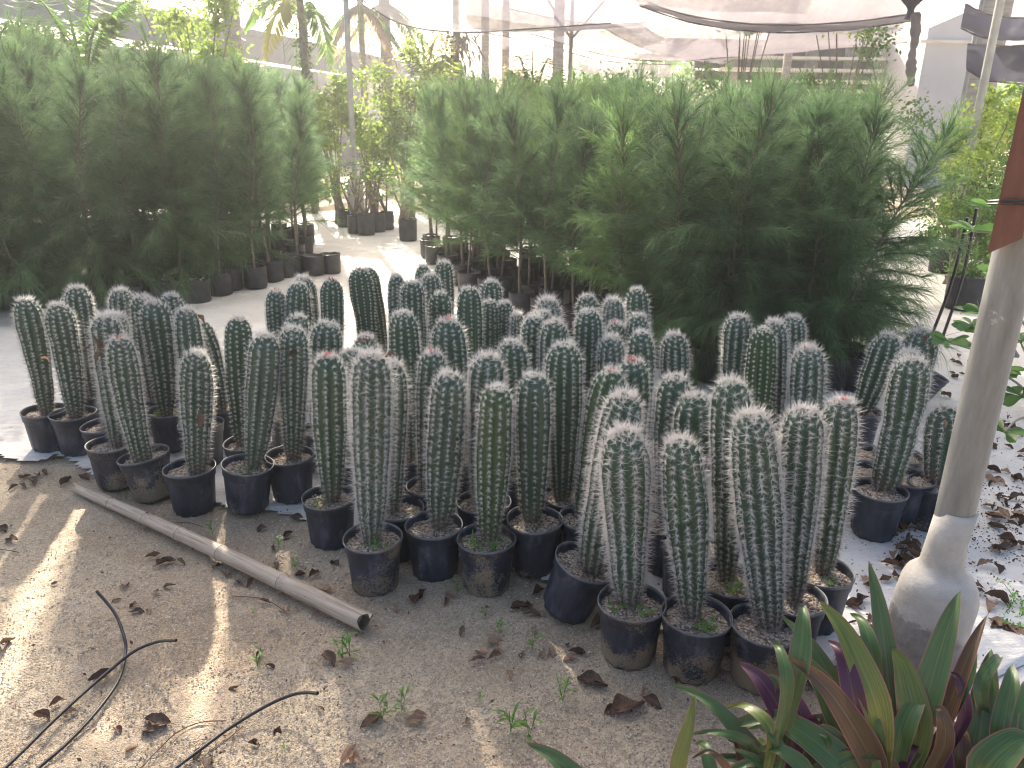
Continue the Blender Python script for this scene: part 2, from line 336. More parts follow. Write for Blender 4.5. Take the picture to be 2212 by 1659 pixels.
def tube(mb, pts, rad, n=6, mi=0, cap=True):
    P = np.array([tuple(p) for p in pts], float); k = len(P); rad = np.broadcast_to(np.asarray(rad, float), (k,))
    T = np.gradient(P, axis=0); T /= np.linalg.norm(T, axis=1)[:, None]+1e-9
    ref = np.array([0, 0, 1.0]) if abs(T[0][2]) < 0.9 else np.array([1.0, 0, 0])
    A = np.cross(T, ref); A /= np.linalg.norm(A, axis=1)[:, None]+1e-9; B = np.cross(T, A)
    th = np.linspace(0, 2*np.pi, n, endpoint=False)
    v = P[:, None]+rad[:, None, None]*(A[:, None]*np.cos(th)[None, :, None]+B[:, None]*np.sin(th)[None, :, None])
    mb.add(v.reshape(-1, 3), grid_faces(k, n, True), mi)
    if cap:
        mb.add(np.vstack([v[0], P[0]]), np.array([[(i+1) % n, i, n] for i in range(n)]), mi)
        mb.add(np.vstack([v[-1], P[-1]]), np.array([[i, (i+1) % n, n] for i in range(n)]), mi)
    return mb
def box(mb, c, s, rot=None, mi=0):
    v = np.array([[x, y, z] for x in (-.5, .5) for y in (-.5, .5) for z in (-.5, .5)])*np.array(s)
    if rot is not None: v = v@np.array(rot).T
    v = v+np.array(c)
    return mb.add(v, np.array([[0, 1, 3, 2], [4, 6, 7, 5], [0, 4, 5, 1], [2, 3, 7, 6], [0, 2, 6, 4], [1, 5, 7, 3]]), mi)
def smooth_pts(pts, n=24):
    P = np.array([tuple(p) for p in pts], float); k = len(P); t = np.linspace(0, k-1, n); out = []
    for u in t:
        i = min(int(u), k-2); f = u-i; p0 = P[max(i-1, 0)]; p1 = P[i]; p2 = P[i+1]; p3 = P[min(i+2, k-1)]
        out.append(0.5*((2*p1)+(-p0+p2)*f+(2*p0-5*p1+4*p2-p3)*f*f+(-p0+3*p1-3*p2+p3)*f**3))
    return np.array(out)
def noise2(x, y, s=1.0, seed=0):
    x = x*s+seed*7.3; y = y*s+seed*3.1
    return (np.sin(x*1.7+np.sin(y*1.3)*1.9)+np.sin(y*2.3+np.sin(x*1.1+1)*1.7)+0.5*np.sin(x*4.1+y*3.3)+0.5*np.sin(x*3.7-y*4.9+2))/3.0

# ================================================================== SETTING
# sand: fine sheet near the camera, coarse far away (one object)
def sheet(name, xs, ys, zf, mat, keep=None):
    X, Y = np.meshgrid(xs, ys, indexing='ij'); Z = zf(X, Y)
    fc = grid_faces(len(xs), len(ys))
    if keep is not None:
        cxx = X.ravel()[fc].mean(1); cyy = Y.ravel()[fc].mean(1); fc = fc[keep(cxx, cyy)]
        used = np.unique(fc); remap = np.full(X.size, -1); remap[used] = np.arange(len(used))
        V = np.stack([X.ravel(), Y.ravel(), Z.ravel()], -1)[used]; fc = remap[fc]
    else: V = np.stack([X.ravel(), Y.ravel(), Z.ravel()], -1)
    mb = MB(); mb.add(V, fc); return mb.build(name, mat)
xs = np.concatenate([np.linspace(-60, -3.2, 14), np.linspace(-3.0, 3.2, 300), np.linspace(3.5, 60, 14)])
ys = np.concatenate([np.linspace(-20, 0.6, 8), np.linspace(0.7, 4.6, 220), np.linspace(4.8, 80, 16)])
def sand_z(X, Y):
    near = np.clip((4.4-Y)/0.5, 0, 1)*np.clip((2.9-abs(X))/0.4, 0, 1)
    return near*(noise2(X, Y, 4)*0.006+noise2(X, Y, 13, 3)*0.004+np.maximum(0, noise2(X, Y, 31, 7))*.004+rng.normal(0, 0.0016, X.shape))-0.004
tag(sheet('ground', xs, ys, sand_z, M['sand']), kind='structure')

# pale ground cloth under the pots, its torn edge following the pots
edge_px = [(-900, 940), (-300, 965), (-50, 985), (70, 1003), (130, 985), (230, 1045), (420, 1085), (640, 1120), (830, 1185), (1100, 1225),
           (1300, 1310), (1500, 1395), (1720, 1440), (1830, 1560), (2050, 1640), (2300, 1750), (2700, 1900)]
edge = np.array([at(x, y, 0)[:2] for x, y in edge_px]); edge = edge[np.argsort(edge[:, 0])]
def cloth_keep(x, y):
    ey = np.interp(x, edge[:, 0], edge[:, 1]); return y > ey+0.025*noise2(x, y, 11, 5)+0.015*noise2(x, y, 40, 1)
xs2 = np.concatenate([np.linspace(-16, -4.2, 20), np.linspace(-4.0, 4.2, 330), np.linspace(4.4, 16, 20)])
ys2 = np.concatenate([np.linspace(0.9, 5.5, 230), np.linspace(5.6, 13.5, 110)])
def cloth_z(X, Y):
    r = noise2(X, Y*1.6, 2.2, 2); f = np.maximum(0, np.sin(Y*7+noise2(X, Y, 1.5, 4)*5))**6
    return 0.012+0.007*r+0.010*f*(noise2(X, Y, 0.9, 8) > 0.05)+0.004*noise2(X, Y, 9, 6)
tag(sheet('ground_cloth', xs2, ys2, cloth_z, M['cloth'], cloth_keep), kind='structure')
# loose flap of cloth at the lower right, folded over itself
mb = MB(); fl = [at(1880, 1300), at(2230, 1330), at(2260, 1420), at(2090, 1500), at(1850, 1560)]
P = np.array([tuple(p) for p in fl]); c = P.mean(0); rr = np.linspace(0, 1, 14); th = np.linspace(0, 5, 60, endpoint=False)
bnd = np.array([P[int(a) % 5]*(1-a % 1)+P[(int(a)+1) % 5]*(a % 1) for a in th])
v = c+(bnd[None]-c)*rr[:, None, None]; v[..., 2] = 0.03+0.012*noise2(v[..., 0], v[..., 1], 8, 3)+0.008*noise2(v[..., 0], v[..., 1], 20, 1)
v[-1, :, 2] = 0.014
mb.add(v.reshape(-1, 3), grid_faces(14, 60, True)); tag(mb.build('cloth_flap', M['cloth']), kind='structure')

# ------------------------------------------------------------------ gravel and litter (countless)
def stones(name, n, area, smin, smax, mat, zf=lambda x, y: 0.0, kind='stuff', flat=0.65):
    base = np.array([[1, 0, 0], [-1, 0, 0], [0, 1, 0], [0, -1, 0], [0, 0, 1], [0, 0, -1]], float)
    fc = np.array([[0, 2, 4], [2, 1, 4], [1, 3, 4], [3, 0, 4], [2, 0, 5], [1, 2, 5], [3, 1, 5], [0, 3, 5]])
    XY = np.array([area() for _ in range(n)]); s = rng.uniform(smin, smax, n)**1.0
    V = base[None]*(1+rng.uniform(-.35, .35, (n, 6, 1)))*s[:, None, None]*np.array([1, 1, flat])
    a = rng.uniform(0, 6.28, n); ca, sa = np.cos(a)[:, None], np.sin(a)[:, None]
    V = np.stack([V[..., 0]*ca-V[..., 1]*sa, V[..., 0]*sa+V[..., 1]*ca, V[..., 2]], -1)
    V[..., 0] += XY[:, :1]; V[..., 1] += XY[:, 1:2]; V[..., 2] += s[:, None]*0.25
    Fc = (fc[None]+np.arange(n)[:, None, None]*6).reshape(-1, 3)
    mb = MB(); mb.add(V.reshape(-1, 3), Fc); return mb, name, mat
def sand_area():
    while True:
        p = at(random.uniform(-60, 2212), 930+730*random.random()**0.8)
        if p.y < np.interp(p.x, edge[:, 0], edge[:, 1]): return (p.x, p.y)
for nm, n, a, b_, mm in (('gravel', 4200, .0012, .0034, 'pebble'), ('coarse_grit', 15000, .0014, .0036, 'pebble2')):
    mb, _, _ = stones(nm, n, sand_area, a, b_, None); o = mb.build(nm, M[mm], smooth=False); tag(o, kind='stuff')
def near_pots():
    a = random.choice([(560, 1120, 760, 1220), (640, 1180, 760, 1290), (1100, 1230, 1300, 1420)])
    p = at(random.uniform(a[0], a[2]), random.uniform(a[1], a[3])); return (p.x, p.y)
mb, _, _ = stones('white_chips', 260, near_pots, .002, .006, None); tag(mb.build('white_chips', M['pebble'], smooth=False), kind='stuff')

# ================================================================== CACTI
POT_R, POT_H, SOIL_Z = 0.100, 0.190, 0.166
def pot_mesh(kind):
    mb = MB(); r = POT_R; n = 36
    prof = [(0.0, 0.004), (0.070, 0.004), (0.0745, 0.0), (0.078, 0.010), (0.079, 0.018), (r*0.915, 0.145), (r*0.915, 0.147), (r*0.955, 0.150), (r*0.96, 0.152),
            (r*0.975, 0.178), (r*1.0, 0.180), (r*1.012, 0.184), (r*1.012, 0.188), (r*1.0, 0.1905), (r*0.975, 0.190), (r*0.955, 0.185), (r*0.93, 0.17), (r*0.90, 0.14)]
    sq = 0.012 if kind else 0.004
    def wob(v):
        ang = np.arctan2(v[..., 1], v[..., 0]); rad = np.hypot(v[..., 0], v[..., 1]); o = np.zeros_like(v)
        k = sq*np.cos(2*ang+kind)+0.004*np.cos(3*ang+kind*2)-0.035*kind*np.exp(-((ang-1.2*kind+2.2)/.35)**2-((v[..., 2]-.08)/.05)**2)
        foot = np.where((v[..., 2] < 0.019) & (rad > .06), 0.0022*np.sign(np.sin(ang*12)), 0)
        o[..., 0] = v[..., 0]*k+np.cos(ang)*foot; o[..., 1] = v[..., 1]*k+np.sin(ang)*foot
        o[..., 2] = 0.002*np.sin(ang*2+kind)*(v[..., 2] > .17); return o
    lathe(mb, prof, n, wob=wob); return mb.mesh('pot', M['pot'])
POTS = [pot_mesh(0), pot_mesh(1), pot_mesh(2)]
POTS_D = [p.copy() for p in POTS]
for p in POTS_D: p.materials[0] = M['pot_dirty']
def ribbed_pot():
    mb = MB(); n = 72
    prof = [(0, .004), (.072, .003), (.078, 0), (.079, .02), (.087, .13), (.092, .133), (.094, .15), (.1, .152), (.1, .158), (.094, .158), (.09, .14)]
    def wob(v):
        o = np.zeros_like(v); ang = np.arctan2(v[..., 1], v[..., 0]); k = np.where(v[..., 2] < .131, .0015*np.sign(np.sin(ang*18)), 0)
        o[..., 0] = np.cos(ang)*k; o[..., 1] = np.sin(ang)*k; return o
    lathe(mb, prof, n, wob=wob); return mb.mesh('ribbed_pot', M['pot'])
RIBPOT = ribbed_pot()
def soil_mesh(seed):
    r_ = np.random.default_rng(seed); rr = np.linspace(0, POT_R*0.925, 8); th = np.linspace(0, 2*np.pi, 28, endpoint=False)
    X = rr[:, None]*np.cos(th); Y = rr[:, None]*np.sin(th); Z = SOIL_Z+0.008*noise2(X, Y, 30, seed)+r_.normal(0, .0018, X.shape)-0.006*(rr[:, None]/POT_R)+0*Y
    Z[0] = Z[0].mean(); mb = MB(); mb.add(np.stack([X, Y, Z], -1).reshape(-1, 3), grid_faces(8, 28, True)[:, ::-1]); return mb.mesh('soil', M['soil'])
SOILS = [soil_mesh(i) for i in range(4)]
def grit_mesh(seed):
    random.seed(seed)
    def area():
        a = random.uniform(0, 6.28); r = (POT_R*0.86)*math.sqrt(random.uniform(0.12, 1)); return (r*math.cos(a), r*math.sin(a))
    mb, _, _ = stones('grit', 130, area, .0016, .0052, None); mb.v[-1][:, 2] += SOIL_Z-0.001; return mb.mesh('grit', M['pebble'], False)
GRITS = [grit_mesh(i) for i in range(4)]

def cactus_axis(base, top, bend):
    """quadratic curve from base to top; bend = sideways offset of its middle"""
    b0, b2 = np.array(base), np.array(top); h = np.linalg.norm(b2-b0)
    side = np.array([bend[0], bend[1], 0.0])
    b1 = b0*0.5+b2*0.5+side*h
    return lambda s: ((1-s)**2)[:, None]*b0+(2*s*(1-s))[:, None]*b1+(s**2)[:, None]*b2
def cactus_meshes(seed, top, rad, ribs=13, spl=0.022, dens=1.0, waist=0.5, bend=(0, 0), z0=SOIL_Z-0.012, base=(0, 0), crown=1.0):
    r_ = np.random.default_rng(seed)
    ax = cactus_axis((base[0], base[1], z0), top, bend); H = np.linalg.norm(np.array(top)-np.array((base[0], base[1], z0)))
    sfull = r_.uniform(.45, .85); pin = r_.uniform(.08, .2); tpr = r_.uniform(.05, .2); amp = r_.uniform(.01, .035)
    def radius(s):
        body = (waist+(1-waist)*np.clip(s/sfull, 0, 1)**0.8)*(1-tpr*np.clip((s-.72)/.28, 0, 1)**1.5)*(.68+.32*np.clip(s/pin, 0, 1)**.7)
        d = (1-s)*H; rt = rad*1.12
        cap = np.where(d < rt, np.sqrt(np.clip(1-((rt-d)/rt)**2, 0, 1)), 1.0)
        wv = 1+amp*np.sin(s*9+seed)+amp*.7*np.sin(s*21+seed*2)
        return rad*body*cap*wv
    nr, na = 38, ribs*6
    sv = 1-(1-np.linspace(0, 1, nr))**1.35; sv[-1] = 1
    P = ax(sv); T = np.gradient(P, axis=0); T /= np.linalg.norm(T, axis=1)[:, None]
    A = np.cross(np.array([0, 1.0, 0]), T); A /= np.linalg.norm(A, axis=1)[:, None]; B = np.cross(T, A)
    th0 = r_.uniform(0, 6.28); tw = r_.uniform(-.25, .25)
    th = np.linspace(0, 2*np.pi, na, endpoint=False)
    ph = (th*ribs/(2*np.pi)) % 1; prof = np.abs(ph*2-1)**1.25          # 1 on the rib crest, 0 in the furrow
    rr = radius(sv); depth = 0.22
    rad2 = rr[:, None]*(1-depth*(1-prof[None])*np.clip(sv*4+.3, 0, 1)[:, None])
    TH = th[None]+th0+tw*sv[:, None]
    V = P[:, None]+rad2[..., None]*(A[:, None]*np.cos(TH)[..., None]+B[:, None]*np.sin(TH)[..., None])
    V += r_.normal(0, .0006, V.shape)
    mb = MB(); mb.add(V.reshape(-1, 3), grid_faces(nr, na, True)); body = mb
    # areoles
    gap = 0.0175/dens*r_.uniform(.9, 1.15); na_ = max(6, int(H/gap)); C, Nn, Tt, S, Ls = [], [], [], [], []
    s_a = (np.arange(na_)+.5)/na_
    for k in range(ribs):
        s = np.clip(s_a+r_.normal(0, .12/na_, na_)+(k % 2)*.5/na_, 0.01, 0.992)
        d = (1-s)*H; keep = np.ones(len(s), bool)
        p = ax(s); t_ = ax(np.minimum(s+.01, 1))-ax(np.maximum(s-.01, 0)); t_ /= np.linalg.norm(t_, axis=1)[:, None]
        a = np.cross(np.array([0, 1.0, 0]), t_); a /= np.linalg.norm(a, axis=1)[:, None]; b_ = np.cross(t_, a)
        ang = th0+tw*s+2*np.pi*k/ribs; out = a*np.cos(ang)[:, None]+b_*np.sin(ang)[:, None]
        r = radius(s); drds = (radius(np.minimum(s+.01, 1))-radius(np.maximum(s-.01, 0)))/(0.02*H)
        nrm = out-t_*np.clip(drds, -3, 3)[:, None]; nrm /= np.linalg.norm(nrm, axis=1)[:, None]
        C.append(p+out*r[:, None]); Nn.append(nrm); Tt.append(t_); S.append(s)
    # crown areoles, tightly packed
    nc = int(17*crown)
    if nc:
        q = np.sqrt(r_.uniform(0, 1, nc))*0.6; an = r_.uniform(0, 6.28, nc)
        tp = P[-1]; t_ = T[-1]; d_ = A[-1][None]*np.cos(an)[:, None]+B[-1][None]*np.sin(an)[:, None]
        C.append(tp+d_*(q*rad)[:, None]-t_*((1-np.sqrt(1-q**2))*rad)[:, None]); n_ = d_*q[:, None]+t_*np.sqrt(1-q**2)[:, None]
        Nn.append(n_); Tt.append(np.repeat(t_[None], nc, 0)*0+np.cross(n_, np.array([.3, .8, .1]))); S.append(np.full(nc, 1.0))
    C = np.vstack(C); Nn = np.vstack(Nn); Tt = np.vstack(Tt); S = np.concatenate(S)
    Tt /= np.linalg.norm(Tt, axis=1)[:, None]+1e-9; Bt = np.cross(Nn, Tt); Bt /= np.linalg.norm(Bt, axis=1)[:, None]+1e-9
    ns = 12; m_ = len(C)
    phi = (np.arange(ns-3)*2*np.pi/(ns-3))[None]+r_.uniform(0, .7, (m_, 1))+r_.normal(0, .15, (m_, ns-3))
    tilt = r_.normal(1.16, .16, (m_, ns-3)); ln = spl*r_.uniform(.5, .95, (m_, ns-3))
    phc = r_.uniform(0, 6.28, (m_, 3)); tc = r_.uniform(.15, .75, (m_, 3)); lc = spl*r_.uniform(.9, 1.45, (m_, 3))
    phi = np.hstack([phi, phc]); tilt = np.hstack([tilt, tc]); ln = np.hstack([ln, lc])
    ln *= ((0.55+0.45*np.clip(S/0.35, 0, 1))*np.where(S > .95, 1.08, 1))[:, None]*r_.uniform(.85, 1.15, (m_, 1))
    D = (Nn[:, None]*np.cos(tilt)[..., None]+(Tt[:, None]*np.cos(phi)[..., None]+Bt[:, None]*np.sin(phi)[..., None])*np.sin(tilt)[..., None])
    D[..., 2] += 0.10*(S[:, None] > 0.9); D = D.reshape(-1, 3); D /= np.linalg.norm(D, axis=1)[:, None]
    O = np.repeat(C, ns, 0)-D*0.001; ln = ln.reshape(-1)
    rf = np.tile([.3, .5, .81], (len(D), 1)); U = np.cross(D, rf); U /= np.linalg.norm(U, axis=1)[:, None]; W = np.cross(D, U)
    rs = 0.00115*r_.uniform(.85, 1.1)
    vs = np.stack([O+U*rs, O-U*rs*.5+W*rs*.87, O-U*rs*.5-W*rs*.87, O+D*ln[:, None]], 1)
    fs = (np.array([[0, 1, 3], [1, 2, 3], [2, 0, 3]])[None]+np.arange(len(D))[:, None, None]*4).reshape(-1, 3)
    sp = MB(); sp.add(vs.reshape(-1, 3), fs)
    return body, sp, P[-1], T[-1]

def blade(mb, p0, p1, width, bend=0.2, side=None, seg=6, mi=0, fold=0.15, droop=(0, 0, 1)):
    """one leaf from p0 to p1, lance-shaped, arched along droop"""
    p0 = np.array(tuple(p0), float); p1 = np.array(tuple(p1), float); d = p1-p0; ln = np.linalg.norm(d)+1e-9
    s = np.linspace(0, 1, seg+1); ctr = p0+d*s[:, None]+np.array(droop)*(4*s*(1-s)*bend*ln)[:, None]
    if side is None: side = np.cross(d, [0, 0, 1.0])+1e-6
    side = np.array(side, float); side /= np.linalg.norm(side)+1e-9
    nn = np.cross(side, d/ln)
    wd = width*0.5*np.sin(np.pi*np.clip(s, .02, .985)**0.8)
    v = np.stack([ctr-side*wd[:, None]+nn*(wd*fold)[:, None], ctr, ctr+side*wd[:, None]+nn*(wd*fold)[:, None]], 1)
    return mb.add(v.reshape(-1, 3), grid_faces(seg+1, 3), mi)
def weed_mesh(seed, n=6, h=0.07):
    r_ = random.Random(seed); mb = MB()
    for i in range(n):
        a = r_.uniform(0, 6.28); l = h*r_.uniform(.5, 1.1); x, y = r_.uniform(-.008, .008), r_.uniform(-.008, .008)
        blade(mb, (x, y, 0), (x+math.cos(a)*l*.8, y+math.sin(a)*l*.8, l*.7), .005, .25, seg=4)
    return mb.mesh('weed', M['weed'])
WEEDS = [weed_mesh(i, 7, .06) for i in range(4)]
def round_weed_mesh(seed):
    r_ = random.Random(seed); mb = MB()
    for i in range(4):
        a = r_.uniform(0, 6.28); l = r_.uniform(.012, .03); z = r_.uniform(.012, .03); c = np.array([math.cos(a)*l, math.sin(a)*l, z])
        th = np.linspace(0, 6.28, 9)[:-1]; rr = r_.uniform(.007, .012)
        v = np.vstack([c, c+np.stack([np.cos(th)*rr, np.sin(th)*rr*.8, .003*np.cos(th*2)], -1)])
        mb.add(v, np.array([[0, 1+k, 1+(k+1) % 8] for k in range(8)])); tube(mb, [(0, 0, 0), tuple(c)], .0008, 3)
    return mb.mesh('weed', M['weed'])
RWEEDS = [round_weed_mesh(i) for i in range(3)]

def view_lateral(p):
    h = Vector((p.x, p.y, 0)).normalized(); return Vector((h.y, -h.x, 0))
GROUPS = 'columnar cacti in black nursery pots'
def cactus(label, bx, by, tx, ty, wpx, pot=None, ribs=13, skin='skin', spine='spine', spl=.021, dirty=0, flower=0, weed=0,
           tilt=(0, 0), waist=.52, dens=1.0, bend=0.0, away=0.0, potk=None, crown=1.0, corr=1.0):
    seed = int(bx*3+by*7); r_ = random.Random(seed); ribs = ribs if ribs != 13 else r_.choice([11, 12, 13, 14])
    b = at(bx, by, SOIL_Z)
    pc = at(pot[0], pot[1], POT_H-.01) if pot else b+Vector((r_.uniform(-.012, .012), r_.uniform(-.012, .012), 0))
    # top: the sight line met at the plant's own distance (plus how far it leans away)
    hd = Vector((b.x, b.y, 0)).normalized(); dist = b.x*hd.x+b.y*hd.y+away
    d = ray(tx, ty); s = dist/(d.x*hd.x+d.y*hd.y); top = C0+d*s
    depth = (Vector(((b+top)/2))-C0).dot(F); off = Vector((hd.x, hd.y, 0))
    stretch = math.sqrt(1+((tx-CX)/FPX)**2*0.8)
    rad = wpx*corr/FPX*depth/2/stretch
    root = empty('potted_cactus', (pc.x, pc.y, 0.014 if pc.y > np.interp(pc.x, edge[:, 0], edge[:, 1]) else -0.004))
    tag(root, label, 'cactus', GROUPS)
    tl = Vector(top)-Vector((pc.x, pc.y, 0)); bl = Vector(b)-Vector((pc.x, pc.y, 0))
    lat = view_lateral(b)
    body, sp, tp, tt = cactus_meshes(seed, tuple(tl), rad, ribs, spl, dens, waist, (lat.x*bend, lat.y*bend), base=(bl.x, bl.y), crown=crown)
    bo = body.build('stem', M[skin], root); so = sp.build('spines', M[spine], bo, smooth=False); so['kind'] = 'stuff'
    rot = Euler((tilt[1], tilt[0], r_.uniform(0, 6.28)), 'XYZ')
    rot = (Euler((tilt[1], tilt[0], 0)).to_matrix()@Matrix.Rotation(r_.uniform(0, 6.28), 3, 'Z')).to_euler()
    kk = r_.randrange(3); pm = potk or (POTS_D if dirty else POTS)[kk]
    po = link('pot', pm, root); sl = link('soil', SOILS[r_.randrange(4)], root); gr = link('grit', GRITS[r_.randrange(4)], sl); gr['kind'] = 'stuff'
    lift = 0.078*abs(math.sin(math.hypot(*tilt)))*0.8
    ctr = rot.to_matrix()@Vector((0, 0, POT_H))
    for o in (po, sl): o.rotation_euler = rot; o.location = (-ctr.x*.9, -ctr.y*.9, lift)
    if potk: po.scale = (1, 1, 1.12)
    if flower:
        fb = MB()
        for i in range(flower*7):
            a = r_.uniform(0, 6.28); q = r_.uniform(0, .016); c = np.array(tp)+np.array([math.cos(a)*q, math.sin(a)*q, -.002])
            tube(fb, [c, c+np.array([math.cos(a)*.005, math.sin(a)*.005, .013])], [.0032, .0008], 5)
        fb.build('flower_bud', M['flower'], bo)
    if weed:
        for k in range(weed):
            a = r_.uniform(3.4, 6.0); wo = link('weed', (WEEDS+RWEEDS)[r_.randrange(7)], root)
            wo.location = (math.cos(a)*.055, math.sin(a)*.055, SOIL_Z+lift); wo.rotation_euler[2] = r_.uniform(0, 6)
    return root, rad, tl.z

